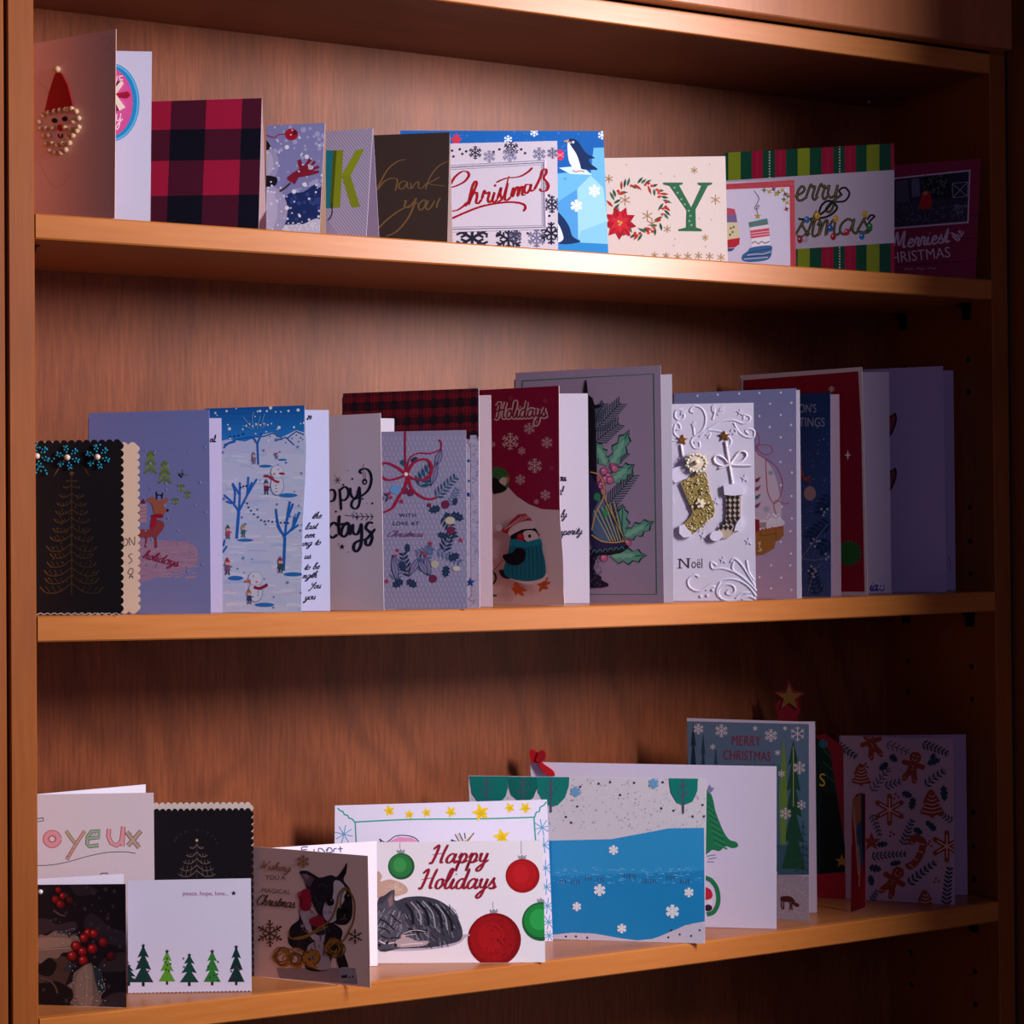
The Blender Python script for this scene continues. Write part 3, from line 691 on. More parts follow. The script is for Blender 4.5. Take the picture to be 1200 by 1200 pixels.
# --- stocking
card('small card with a red dotted border and patterned knit stockings, before the striped card', 1, (851, .044), (933, .005), (851, 214, 931, 211), '#d6cee6')
fr(*D_); part('dotted_border_print'); F('#b01c30', '30,252 310,236 310,262 30,274'); F('#b01c30', '284,240 310,236 320,600 288,600')
for r_ in range(4): Ds('#f0d8e0', [(40+i*9+(r_ % 2)*4.5, 256+r_*5-i*.55) for i in range(31)], 1.1)
for r_ in range(5): Ds('#f0d8e0', [(290+r_*5, 250+i*9+(r_ % 2)*4.5) for i in range(40)], 1.1)
part('holly_garland_print')
for i, (x, y) in enumerate(P_('185,276 205,282 222,272 240,285 256,276 268,292 262,312 275,325 272,350 278,300 232,292')): star(('#5a7a30', '#b89a50', '#7a3040')[i % 3], x, y, 13, 5, 4, i*31)
part('stocking_print')
L('#5a5468', 3, '165,385 155,345 165,335 158,350 148,345 165,310 150,285 145,278'); star('#b09040', 160, 378, 15, 6)
F('#3e8a84', '124,402 197,386 201,410 128,422'); F('#ead8e0', '128,422 201,410 203,424 131,434'); F('#d0506a', '131,434 204,424 207,455 134,465'); F('#f0e6f0', '134,465 207,455 209,492 136,500'); F('#3c6a9c', '136,500 209,492 215,515 208,540 185,552 130,557 100,550 100,530 120,515', 1)
L('#404860', 4, '137,484 150,476 162,486 175,476 188,484 206,476', 0); L('#d8c8d8', 3, '120,530 150,526 180,526 212,516/106,545 150,542 200,538', 0); L('#b03048', 3, '128,412 140,404 152,412 164,402 176,408 198,398', 0); L('#1c3c6c', 3, '118,520 160,514 212,504/104,538 150,534 210,528', 0)
L('#f0c8d0', 3, '133,445 206,436/134,455 207,446', 0)
part('stocking_print'); F('#c05068', '40,345 70,350 75,372 40,372'); F('#7a6a9a', '40,372 76,372 80,402 40,402'); F('#e2d2a8', '40,402 80,402 86,440 88,470 40,475'); F('#c0283c', '40,470 90,462 88,488 70,500 40,502'); Ds('#5a8a60', '55,425 62,440 52,450 66,420', 5); F('#3c5a8c', '40,504 72,502 60,514 40,516')
# --- red photo card
card('dark red card with a small photo, far right of the upper shelf', 1, (1046, .069), (1143, .01), (1046, 193.4, 1149, 186), '#d0a0b4')
fr(*D_); part('red_board_print'); flood('#98224a')
for y in (255, 380, 470, 560): L('#5e1030', 3, [(690, y+8), (1040, y-8)], 0)
R = random.Random(8)
for i in range(60): S.inc = .12; x, y = R.uniform(700, 1000), R.uniform(165, 610); L('#7e1a3e' if i % 2 else '#ac3a60', 1.6, [(x, y), (x+R.uniform(15, 60), y-R.uniform(0, 3))], 0)
S.inc = 1.0; part('photo_print'); F('#e2c8da', '690,228 991,196 984,405 690,429'); F('#2c2a3e', '690,234 985,203 978,398 690,422')
F('#3c3448', '690,330 800,310 980,315 978,398 690,422'); F('#55506a', '700,240 745,236 752,320 700,325'); F('#6a6880', '760,232 790,228 795,300 762,305'); F('#1a1826', '800,225 905,215 915,300 800,310')
scat('#5c5870', 700, 340, 975, 400, 120, 2, 5, 4); scat('#4a6050', 800, 220, 900, 290, 40, 3, 7, 6); scat('#7a788c', 930, 335, 975, 365, 24, 3, 6, 9)
L('#a8a4b8', 3, '920,250 980,244 978,300 922,306 920,250/920,250 978,300/980,244 922,306', 0)
part('red_figure_print'); F('#c01c24', '800,300 806,285 822,280 836,295 840,335 826,350 800,350 790,335', 1); E('#e07860', 814, 288, 10, 8); L('#2a1c20', 4, '806,350 806,385/820,350 821,385', 0)
part('white_lettering'); script('#f0d4e0', 7, 'Merriest', 688, 506, 31, -7, .2, .3, sx=1.18); text('#f0d4e0', 'CHRISTMAS', 642, 566, 42, -6, .87); script('#f0d4e0', 4, 'the', 944, 478, 20, -60, 0); L('#d8a8bc', 3, '732,586 745,582 752,587 762,583 768,586/778,584 790,580 800,586 812,581/822,583 835,579 846,584 858,579')
# ================================================================== MIDDLE SHELF
F_ = (0, 430, 3.75); G_ = (230, 440, 4); H_ = (380, 430, 4); I_ = (550, 420, 3.871); J_ = (760, 430, 4); K_ = (860, 410, 3.43)
# --- lavender plain card, far right
card('tall plain lavender card, rightmost on the middle shelf', 2, (1011, .088), (1109, .02), (1011, 433, 1105, 429), '#b9aed2', back=(1120, .052, 1072, 435, 1120, 434), inner='#a698bd')
fr(*K_); part('heart_bauble_print')
for y in (255, 475):
    F('#2a1420', [(605, y+5), (630, y+10), (650, y-2), (655, y+30), (640, y+75), (620, y+100), (600, y+100)], 1); F('#8a3c46', [(605, y+14), (628, y+18), (645, y+8), (648, y+30), (636, y+66), (618, y+88), (600, y+90)], 1)
on_back(); fr(0, 0, 1); part('pen_mark'); L('#6a4a78', .8, '1110,653 1113,656 1113.5,668')
# --- dark red with white border
card('tall dark red card with a cream border and sparkles, beside the plain lavender card', 2, (869, .138), (1017, .012), (869, 440, 1010, 430), '#cdb9ba', back=(1044.5, .046, 1002, 434, 1041, 435.5), inner='#cdc5da')
fr(*K_); part('red_print'); F('#860a26', '38,122 500,86 512,310 526,972 40,972'); F('#6e0820', '38,150 412,176 430,972 38,972')
part('sparkle_print')
for x, y, r in ((458, 423, 22), (420, 245, 8), (505, 130, 5)): F('#e6cdd4', [(x, y-r), (x+r*.18, y-r*.18), (x+r*.6, y), (x+r*.18, y+r*.18), (x, y+r), (x-r*.18, y+r*.18), (x-r*.6, y), (x-r*.18, y-r*.18)])
flake('#d8b8c0', 393, 157, 12, 2.5, 1)
part('green_wreath_print'); E('#1f5a26', 462, 818, 46, 46)
for i in range(40): S.inc = .12; a = i*9; L('#2a7030' if i % 2 else '#1a4c22', 3, [(462+30*cos(radians(a)), 818+30*sin(radians(a))), (462+54*cos(radians(a+8)), 818+54*sin(radians(a+8)))], 0)
S.inc = 1.0; on_back(); fr(*K_); part('ink_handwriting'); script('#2a2a9c', 6, 'ia', 545, 968, 22, 0); Ds('#2a2a9c', '590,950 602,948', 3.5); L('#2a2a9c', 5, '584,960 592,968 600,966 606,958')
# --- season's greetings
card('narrow blue card with white words SONS TINGS and mistletoe sprigs', 2, (932, .052), (974, .014), (932, 461.3, 973, 460), '#5a7cb4', back=(986, .03, 960, 463, 984, 462), inner='#a2889a')
fr(*K_); part('blue_print'); G('#1c4a86', '#5470b0', '240,165 395,165 400,1000 240,1000'); scat('#7c98cc', 262, 400, 390, 980, 90, 1.5, 3, 8); scat('#dfe6f4', 262, 300, 390, 980, 34, 1.5, 2.6, 9)
part('white_lettering'); text('#b9c8e4', "SON'S", 246, 252, 35, 0, .64); text('#b9c8e4', 'TINGS', 262, 308, 36, 0, .72)
part('ornament_print'); L('#a04a44', 14, '262,430 266,470 272,505 290,522 305,520'); Ds('#c0625a', '264,440 268,470 274,500 288,518 302,512 270,486', 7); E('#d8b8b0', 306, 577, 24, 29); L('#b08a80', 2, '304,520 306,548')
part('mistletoe_print')
sprig('#1c4878', 390, 590, 90, 140, 5, 40, 14, -40, 2); sprig('#1c4878', 385, 700, 110, 165, 6, 44, 14, -50, 2); sprig('#284f82', 345, 980, 110, -120, 6, 40, 14, 40, 2); sprig('#1c4878', 385, 770, 60, 140, 3, 46, 16, 0, 2)
L('#9ab0cc', 3, '272,835 300,800 330,760 380,700/276,840 330,845 390,830/300,970 320,900 350,860')
Ds('#d6e0f0', '352,640 364,652 376,640 360,664 320,760 334,770 310,778 326,790 345,768 370,820 380,832 372,842 312,870 324,880 300,888 316,900 330,890 322,912', 5)
# --- snow globe
card('lavender card with a snow globe and red looping ribbon, behind the embossed card', 2, (790, .096), (934, .002), (790, 461, 933, 455), '#a9a6cc', back=(939.5, .008, 925, 455.5, 934.5, 457), inner='#d8d2e2')
fr(*J_); part('sky_print'); G('#7f86b4', '#b795ac', '110,90 700,90 705,1110 110,1110'); Ds('#e2dff0', '230,135 325,130 425,125 520,122 620,120 670,168 570,172 520,230 620,225 568,282 668,272 620,330 665,390 618,445 672,495 620,555 670,605 625,655 672,710 665,770 620,820 668,875 575,930 665,930 520,985 622,988 575,1038 670,1045 520,820', 6, 5)
part('snow_globe_print'); F('#c9b4c4', '480,420 540,430 590,500 618,620 622,720 600,760 480,760', 1); F('#d9ccd6', '480,700 540,720 622,712 626,745 480,770', 1)
for y, c in ((520, '#7a3048'), (560, '#8c4456'), (600, '#3c6a6a'), (640, '#7a4a6a')): F(c, [(500, y+6), (528, y-6), (515, y+18), (500, y+22)])
flake('#7c8498', 573, 497, 12, 3, 1); flake('#8a92a6', 553, 667, 16, 3, 1); scat('#eae6f0', 540, 690, 620, 730, 40, 2, 4, 3)
part('sleigh_print'); F('#96602c', '498,770 632,744 634,790 610,815 596,815 590,850 540,880 498,886'); L('#6a3c1a', 3, '530,765 530,790 596,780/596,750 598,815'); F('#8c1830', '498,712 520,716 520,768 498,775'); F('#9a8c80', '520,730 552,726 552,752 520,756'); Ds('#a8302c', '535,762 550,757 566,760 580,754 596,757 612,752 626,754', 5); L('#e8d8c0', 3, '512,830 524,820 520,845 530,860 512,862')
part('red_ribbon_print'); L('#a8485c', 4, '495,300 515,320 520,360 505,372 540,410 580,400 570,370 530,365 505,375 515,410 550,430 600,470 628,540 620,600 590,640 560,590 552,500 550,430/598,690 588,650 600,625 640,642 660,636')
# --- noel
card('white embossed card with two raised stockings, gold stars and the word Noel', 2, (776, .05), (886, .0), (776, 473.7, 883, 472), '#cbc8dc')
fr(*J_); lift(.00006)
part('embossed_scroll'); ec = '#d0cfe4'
for s in ('68,340 110,345 150,340 120,310 130,260 165,240 160,205 130,205 125,235 145,250/68,330 100,310 110,270 140,265 150,290 130,295/68,370 90,380',
          '210,215 195,205 215,183 250,195 268,235 262,280 240,310 215,330 200,350 215,380 240,375 235,350 215,355/240,325 290,285 345,255 400,250 440,265 470,255 475,235 450,225 445,245',
          '205,335 260,300 310,298 345,305/270,320 290,310 280,335/345,300 385,340 380,370 362,372/400,262 420,300 450,325 490,330 495,300 470,290 455,300 468,315/385,300 400,290 412,305 395,315',
          '215,320 210,280 205,265/300,245 310,215 305,185'): each('embossed_scroll'); Tb(ec, 11, .0008, s)
for x, y, a in ((305, 215, -90), (318, 222, -20), (330, 214, -50), (150, 225, -40)): each('embossed_leaf'); Slab(ec, [(x+q[0]*cos(radians(a))-q[1]*sin(radians(a)), y+q[0]*sin(radians(a))+q[1]*cos(radians(a))) for q in ((0, 0), (12, 8), (30, 8), (40, 0), (30, -8), (12, -8))], .0006)
for x, y, r in ((430, 213, 17), (212, 270, 14), (110, 628, 18), (318, 630, 17), (452, 523, 19), (258, 792, 19), (470, 818, 19), (350, 905, 18), (110, 1050, 15), (150, 432, 14)): each('embossed_star'); Slab(ec, [(x+(r if i % 2 == 0 else r*.4)*cos(i*pi/5-1.57), y+(r if i % 2 == 0 else r*.4)*sin(i*pi/5-1.57)) for i in range(10)], .0006)
for s in ('235,985 215,975 185,1000 195,1035 240,1050 300,1015 360,995 420,1000 470,1030 505,1075/320,930 295,915 300,945 350,945 420,970 480,1020 505,1050/400,910 395,950 440,985 490,1030/385,915 400,898 430,920 465,970 500,1030/460,905 470,960 495,1000/440,1090 470,1075 505,1090',
          '375,1045 365,1060 385,1068 405,1050 395,1025 360,1020 330,1045 335,1080 370,1095 420,1090 470,1060/270,1045 300,1030 310,1035/410,1085 440,1060 480,1060/340,1000 320,1050 330,1080'): each('embossed_scroll'); Tb(ec, 12, .0009, s)
for x, y in P_('245,1075 275,1072 300,1045'): Bead(ec, x, y, 8, sq=.4)
part('lettering'); text('#8c8494', 'x', 92, 942, 46, 0, .7); F('#3c2c34', '135,900 152,898 182,932 182,902 176,900 176,897 198,896 198,899 191,901 191,943 184,943 150,906 150,940 158,942 158,945 134,946 134,943 143,940 143,904 135,902')
text('#3c2c34', 'o\u00ebl', 200, 943, 46, -1, .68)
part('foil_star'); Slab('f#c08030', [(160+(27 if i % 2 == 0 else 11)*cos(i*pi/5-1.5), 341+(25 if i % 2 == 0 else 10)*sin(i*pi/5-1.5)) for i in range(10)], .0016)
part('foil_star'); Slab('f#a87028', [(357+(28 if i % 2 == 0 else 11)*cos(i*pi/5-1.6), 324+(26 if i % 2 == 0 else 10)*sin(i*pi/5-1.6)) for i in range(10)], .0016)
part('twisted_cord'); Tb('#e4dfe8', 12, .0012, '153,362 158,400 164,448'); part('twisted_cord'); Tb('#e4dfe8', 12, .0012, '362,350 368,400 380,460 393,550')
for i in range(9): Bead('#efeaf0', 154+i*1.4, 368+i*9.5, 6, sq=.5, base=.0009)
for i in range(20): Bead('#efeaf0', 363+i*1.55+max(0, i-8)*.2, 352+i*10, 6, sq=.5, base=.0009)
part('cord_bow'); Tb('#e6e1ea', 11, .0018, '380,455 350,465 315,450 308,425 325,415 355,430 380,455 400,430 425,400 450,398 460,415 440,440 405,455 380,455/380,458 350,470 330,475/384,458 420,462 480,462')
part('gold_stocking'); Slab('#94824a', '150,545 170,530 262,490 272,500 290,600 312,668 305,700 250,745 206,786 170,765 160,742 200,700 208,680', .0022, base=.00005)
R = random.Random(4); lay = S.lay
for i in range(260):
    x, y = R.uniform(160, 305), R.uniform(505, 775)
    if (y < 690 and x > 165+(y-540)*.32 and x < 268+(y-500)*.21) or (y >= 690 and abs((x-235)+(y-730)*.85) < 48): Bead(('#d8cc9c', '#3c3018', '#b8a670', '#ece4c4')[i % 4], x, y, 4.2, base=.0022, seg=5, sq=.6)
part('stocking_cuff'); Slab('#dcd8ee', '108,490 120,475 185,452 200,500 175,525 125,545 115,530', .0032, base=.0005); part('stocking_toe'); Slab('#dcd8ee', '145,745 165,737 205,785 195,798 165,800 145,780', .003, base=.0005)
part('lace_flower')
for i in range(9): a = radians(i*40-80); Slab('#ddd2bc', ell(228+34*cos(a), 450+30*sin(a), 24, 13, i*40-80, 10), .003+.0004*(i % 3), base=.003)
for i in range(16): a = radians(i*22.5); Bead('#f2ead8', 228+44*cos(a), 452+40*sin(a), 6, base=.0062, seg=6)
Slab('#e6dcc8', ell(228, 450, 30, 27, 0, 14), .005, base=.002); Bead('#e8dcb8', 228, 448, 12, base=.007)
for i in range(6): a = radians(i*60); Slab('#efe8da', ell(245+14*cos(a), 640+14*sin(a), 10, 7, i*60, 8), .002, base=.0022)
Bead('#d8b860', 245, 640, 7, base=.004)
part('diamond_stocking'); Slab('#b8a898', '362,598 434,598 432,700 438,740 425,765 375,800 350,805 312,785 330,760 360,730 366,680', .002, base=.00005)
for r_ in range(7):
    for c_ in range(3):
        x, y = 374+c_*22+(r_ % 2)*0, 612+r_*24-(0 if r_ < 5 else 4); dx = -max(0, r_-4)*16
        if r_ < 5 or c_ > -1: Slab('#2a2226', [(x+dx, y-13), (x+dx+10, y), (x+dx, y+13), (x+dx-10, y)], .0004, base=.0021)
part('stocking_cuff'); Slab('#dcd8ee', '352,555 400,550 448,556 444,598 400,604 356,600', .003, base=.0005, sm=0); part('stocking_toe'); Slab('#dcd8ee', ell(318, 792, 30, 24, -20, 14), .003, base=.0005); part('stocking_heel'); Slab('#dcd8ee', '412,735 436,700 440,745 425,768 402,770', .0028, base=.0005)
part('hanging_tag_print'); F('#aeb4b0', '68,630 98,680 104,705 88,760 68,800'); L('#d8d6e4', 4, '66,640 96,685 102,708 86,758 68,790', 0)
# --- ornate
card('tall grey-lavender card with green line border, jewelled lantern and holly', 2, (604, .124), (778, .005), (604, 437, 774, 428), '#9d8ca6', back=(789.5, .02, 765, 436, 788, 438.5), inner='#c8c4d4')
fr(*I_); part('border_line_print'); L('#1a7656', 5, '240,102 836,70 850,1070 240,1070 240,102', 0)
part('pine_print'); dk = '#1c4450'
sprig(dk, 570, 330, 175, -50, 12, 60, 5, 5, 4, True, True, 42); sprig(dk, 572, 380, 140, -42, 10, 55, 5, 8, 4, True, True, 45); sprig(dk, 628, 660, 180, -45, 12, 55, 5, -8, 4, True, True, 42); sprig(dk, 650, 470, 80, -35, 7, 36, 5, 0, 3, True, True, 45); sprig(dk, 612, 690, 90, -5, 7, 40, 5, 15, 4, True, True, 50); sprig(dk, 566, 290, 100, -62, 8, 40, 5, 0, 4, True, True, 45)
part('holly_print')
for x, y, l, a, w_ in ((622, 490, 125, -115, 60), (640, 500, 190, -64, 66), (640, 560, 130, -36, 66), (690, 830, 165, -88, 62), (700, 812, 150, -28, 62), (640, 900, 160, -2, 66)): holly('#1c3a3c', x, y, l+8, a, w_+8); holly('#5fa08a', x, y, l, a, w_-4, '#1c4a44')
for x, y, l, a, w_ in ((622, 490, 100, -115, 26), (640, 500, 150, -64, 28), (640, 560, 100, -36, 26), (700, 812, 120, -28, 26), (640, 900, 120, -2, 26)): holly('#7dbb9f', x, y-3, l, a, w_)
part('berry_print')
for x, y in P_('612,512 632,535 618,548 590,548 640,552 580,545 600,575 592,590 604,605 655,492 660,500 718,838 612,905'): E('#5a1c40', x, y, 18); E('#c96a94', x, y, 15); E('#e8a4c0', x-4, y-5, 5)
part('lantern_print'); F('#120e1c', '526,98 532,98 540,165 560,180 568,210 600,210 595,222 570,228 575,330 580,560 560,640 540,640 520,300 515,180')
F('#2c2450', '545,520 600,600 650,700 715,850 560,870 545,800'); F('#4f6c8c', '590,640 612,640 690,820 600,835 560,790 560,700')
for i in range(6): L('#b8b878', 4, [(566+i*18, 690-i*8), (640+i*12, 830)], 0); L('#1c2c50', 3, [(574+i*18, 690-i*8), (648+i*12, 830)], 0)
L('#c9a060', 6, '550,515 590,530 612,580 606,640 575,700 556,780/556,800 600,828 660,835 716,826/600,600 640,690 716,850'); E('#2f8a50', 580, 628, 15, 18); E('#2f9a58', 618, 700, 12, 18); L('#120e1c', 4, '612,640 660,740 716,850')
F('#1a1228', '545,868 640,862 720,846 722,862 690,882 640,892 560,894'); 
for i in range(6): L('#4f9aa0', 3, ell(568+i*25, 882-i*3, 9, 12, 0, 8, 180, 360))
F('#1a1228', '548,892 590,892 575,915 565,950 575,975 600,990 600,1005 632,1022 632,1034 600,1040 548,1040'); scat('#5a4a7a', 552, 900, 600, 1030, 40, 2, 4, 3)
# --- holidays
card('crimson card with a penguin in a teal sweater below the word Holidays', 2, (556, .096), (661, .02), (556, 457.5, 655, 452), '#e0c4c4', back=(691, .055, 640, 459, 689, 461), inner='#b4aebf', outline='555,457.5 655,452 655.5,500 656,590 658,650 661.5,709 555,712')
fr(*I_); part('red_print'); F('#a01040', '30,130 406,124 404,300 407,560 409,688 405,690 30,690')
part('snow_print'); F('#f0d4d0', '30,500 105,560 175,583 215,625 270,662 330,684 409,688 440,1130 30,1130')
part('white_lettering')
for s in (20, ): script('#f0d0c8', s, 'Holidays', 122, 272, 36, -2, .15, .0, .03, sx=.93)
script('#9c1c3c', 7, 'Holidays', 122, 272, 36, -2, .15, .0, .03, sx=.93)
part('snowflake_print')
for x, y, r_ in ((186, 376, 40), (272, 318, 26), (352, 382, 26), (238, 420, 18), (297, 487, 34), (231, 550, 24), (345, 620, 24), (304, 650, 12), (105, 390, 14)): flake('#e8b8b8', x, y, r_, r_*.13, 2)
Ds('#a83a5c', '186,182 344,192 374,498', 12)
part('green_bird_print'); F('#3c7a3c', '106,500 150,498 178,525 182,560 165,600 130,612 106,605', 1); F('#e8d0c8', '135,560 150,540 170,545 165,575 145,585', 1); F('#141418', '106,545 130,548 140,565 170,590 130,612 106,606', 1); F('#d08048', '168,530 184,545 172,570'); L('#2c5c2c', 3, '115,520 140,510 165,520/112,535 130,525')
part('penguin_print'); lift(.0012)
F('#cc5a28', '215,1012 232,1030 262,1050 264,1058 240,1056 252,1072 246,1080 222,1064 215,1078 208,1062 195,1046 206,1036 204,1020'); F('#cc5a28', '330,1005 345,1012 356,990 362,994 352,1015 372,1012 366,1024 350,1030 362,1042 356,1048 335,1046 322,1062 318,1052 325,1035 304,1022')
F('#f0dcd8', '190,985 350,975 340,1010 290,1026 215,1012', 1)
F('#1a1a24', '192,822 195,790 230,766 290,764 315,790 318,830 300,850 200,850', 1); F('#f0dcd6', '250,815 248,790 268,780 300,784 316,808 312,832 270,832', 1); F('#c87050', '312,792 327,796 318,808'); E('#241c20', 277, 806, 7, 8); E('#b8203a', 236, 814, 17, 22); E('#d83850', 232, 806, 7)
F('#1a1a24', '138,962 165,962 195,990 178,1000 152,990', 1)
F('#127a90', '200,825 250,838 325,825 335,870 348,930 346,985 300,1008 230,1008 175,990 160,960 175,900 185,860', 1)
for i in range(9): L('#0c6076', 4, [(188+i*17, 850), (180+i*19, 930), (184+i*18.5, 998)])
F('#1590a4', '190,825 215,820 260,832 322,818 326,840 290,852 230,856 192,846', 1); F('#0e0e1c', '154,895 200,880 215,862 245,862 260,885 250,920 220,938 180,930', 1)
L('#c03040', 4, '156,915 130,945 105,968'); L('#141418', 7, '100,972 118,975 124,1000 112,1022 98,1028/96,1076 128,1076')
F('#c02840', '142,775 170,768 195,735 225,708 258,704 285,730 288,745 250,745 205,765 180,795 160,790'); 
for i in range(10): L('#f0c8c8', 3, [(160+i*12, 778-i*6), (178+i*12, 720-i*1+max(0, 5-i)*9)], 0)
F('#f0dcda', '180,790 195,765 240,742 285,738 302,765 290,772 245,776 205,795 186,805', 1); E('#f4e4e2', 137, 768, 16)
on_back(); fr(*I_); part('ink_handwriting'); script('#241c3c', 8, 'ou', 402, 556, 17, -2, .2, .3, sx=1.3); script('#241c3c', 8, 's!', 402, 618, 20, 0); script('#2c2440', 5, 'ly', 412, 722, 17, -4, .4, sx=1.2); script('#2c2440', 5, 'sperity', 408, 802, 17, -3, .4, sx=1.25)
# --- wreath
card('silver card reading With Love at Christmas inside a wreath with a red ribbon bow', 2, (446, .036), (548, -.003), (446, 506, 546, 504), '#d6d2e6')
fr(*H_); part('silver_print'); flood('#7c7896'); R = random.Random(2)
S.inc = .0005
for j in range(34):
    for i in range(21): 
        y = 325+j*24.5; x = 272+i*20+(j % 2)*10
        L('#9a97b4', 3, [(x, y), (x+5, y+8), (x+3, y+17)], n=2)
S.inc = 1.0; part('wreath_print'); nv = '#182846'; te = '#20425e'; ma = '#5c1c3c'
for x, y, l, a, n, ll, lw in ((525, 610, 140, -50, 7, 42, 12), (445, 560, 120, -60, 5, 60, 20), (560, 700, 120, 60, 6, 42, 14), (590, 650, 90, -70, 6, 34, 10), (530, 860, 130, 25, 6, 40, 14), (450, 960, 130, -70, 6, 45, 14), (400, 980, 120, -110, 6, 40, 14), (330, 1000, 110, -80, 5, 44, 14), (300, 610, 90, 170, 4, 30, 12), (560, 860, 100, -70, 5, 44, 14), (510, 850, 90, 160, 5, 34, 12)): sprig((nv, te, '#4a587c', '#5a4c6c')[int(x) % 4], x, y, l, a, n, ll, lw, 10, 3)
for x, y, l, a, w_ in ((545, 660, 60, 165, 40), (590, 690, 70, 20, 44), (570, 680, 60, 70, 36), (610, 650, 40, -80, 26), (575, 930, 60, 100, 40), (580, 900, 60, -20, 40), (580, 800, 55, 200, 34), (370, 1000, 60, 150, 40), (385, 1000, 60, 30, 40), (375, 960, 56, -110, 36), (390, 870, 44, -90, 30), (355, 440, 44, 30, 30), (405, 445, 40, -30, 26)): holly(nv if x != 355 else te, x, y, l, a, w_, te)
for x, y, l, a in ((520, 470, 90, -70), (500, 560, 120, -75), (470, 880, 110, 75), (455, 880, 120, 120), (320, 880, 130, 80), (440, 900, 90, 60)):
    leaf('#6f6a90', x, y, l, a, 32); L(nv, 3, [(x, y), (x+l*.5*cos(radians(a))-15*sin(radians(a)), y+l*.5*sin(radians(a))+15*cos(radians(a))), (x+l*cos(radians(a)), y+l*sin(radians(a)))]); L(nv, 3, [(x, y), (x+l*.5*cos(radians(a))+15*sin(radians(a)), y+l*.5*sin(radians(a))-15*cos(radians(a))), (x+l*cos(radians(a)), y+l*sin(radians(a)))]); L(nv, 2, [(x, y), (x+l*cos(radians(a)), y+l*sin(radians(a)))])
for x, y, r_ in ((568, 645, 20), (594, 766, 19), (510, 993, 19), (403, 590, 17), (378, 580, 17), (492, 648, 10), (302, 595, 9), (312, 612, 8), (343, 860, 8), (335, 885, 7), (460, 870, 8), (475, 885, 8)): E(ma if r_ > 9 else '#8c2444', x, y, r_)
E('#a09a8e', 518, 925, 18); E('#a8a090', 590, 720, 24, 18); E('#b0a8a0', 620, 945, 18, 12); E('#5a86b8', 335, 575, 26, 22)
for x, y in ((362, 630), (497, 828), (640, 812), (293, 1005)): star('#8a2444', x, y, 15, 6)
part('red_ribbon_print'); rb = '#8a1236'
L(rb, 9, '380,302 380,400 382,500', 0); L(rb, 13, '385,505 340,470 290,450 262,462/262,510 300,530 350,520 385,505/385,505 420,450 470,432 500,455 500,500 470,528 420,525 385,505', cal=.3); L(rb, 7, '388,490 400,430 440,405 500,405 545,385 548,355 538,340'); L(rb, 12, '390,510 380,560 350,610 320,660 280,680 262,672', cal=.4); L(rb, 12, '395,520 410,570 450,605 490,620 530,612', cal=.2); E('#e8c8b8', 384, 503, 9)
part('lettering'); text('#2a2c50', 'WITH', 352, 704, 17, 0, 1.1, sp=1.25); text('#2a2c50', 'LOVE AT', 322, 742, 18, 0, 1.05, sp=1.2); script('#5a2c54', 2.5, 'Christmas', 292, 795, 14, 0, .5, sx=1.65)
# --- tartan
card('wide card with a dark red tartan band over starry white paper, behind the wreath card', 2, (402, .106), (562, .01), (402, 461, 561, 455), '#d3cfe8', back=(577.5, .035, 552, 460, 577, 463), inner='#b8a4ae')
fr(*H_); part('tartan_print'); F('#1c1420', '80,118 735,90 735,318 80,345')
S.inc = .12
for i in range(11):
    x = 92+i*62
    for j in range(3): y = 128+j*78-i*2.6; F('#7c1426', [(x, y), (x+38, y-1.6), (x+38, y+42), (x, y+44)]); F('#5a1022', [(x+38, y+4), (x+62, y+3), (x+62, y+36), (x+38, y+38)]); F('#4a1020', [(x+4, y+44), (x+34, y+43), (x+34, y+76), (x+4, y+78)])
    L('#0c0c14', 2.5, [(x+10, 90), (x+10, 345)], 0); L('#0c0c14', 2.5, [(x+28, 90), (x+28, 345)], 0)
for j in range(7): L('#141018', 2.5, [(80, 140+j*34), (735, 112+j*34)], 0)
S.inc = 1.0; part('starry_print'); scat('#bcb8dc', 660, 330, 730, 1140, 220, 2, 4, 5); F('#e2dff0', '560,356 672,356 688,375 688,1070 676,1086 560,1086'); L('#6a5a90', 2.5, '560,356 672,356 686,370 688,1070 678,1086 560,1086', 0)
star('#1c4c9c', 684, 1010, 24, 11); star('#2450a0', 676, 440, 12, 5); star('#2450a0', 678, 535, 9, 4)
script('#2450a0', 6, 'an', 655, 606, 14, 0)
# --- inner white piece seen left of the tartan band
card('small white card corner showing between the happy days card and the tartan card', 2, (444, .075), (464.5, .068), (444, 490, 464.5, 490.5), '#e2deee')
# --- happy holidays white
card('white card with bold black brush lettering ppy days and small stars', 2, (384, .036), (450, 0), (384, 487.3, 446, 484), '#dccbd6')
fr(*G_); part('brush_lettering'); bk = '#15182c'
L(bk, 11, '612,545 640,535 652,555 645,585 625,590/672,530 676,575 680,632/672,540 695,522 712,535 712,565 695,585 680,582/722,525 726,560 740,575 756,560 765,520/765,520 768,570 762,610 745,625 728,612 735,585 765,570 800,545 818,510 820,470 805,442 780,438 766,450 776,460', cal=.35)
L(bk, 13, '672,655 668,700 672,750/665,705 645,690 622,712 620,745 640,760 662,745/676,700 690,695 715,700 705,690 685,715 680,745 695,755 712,735 718,700 722,750/735,695 735,735 752,745 766,725 774,692/774,692 776,750 770,800 752,825 738,812 745,785 775,770/830,692 808,690 795,715 815,735 825,760 812,795 795,790 795,770/775,770 800,765 840,718', cal=.35)
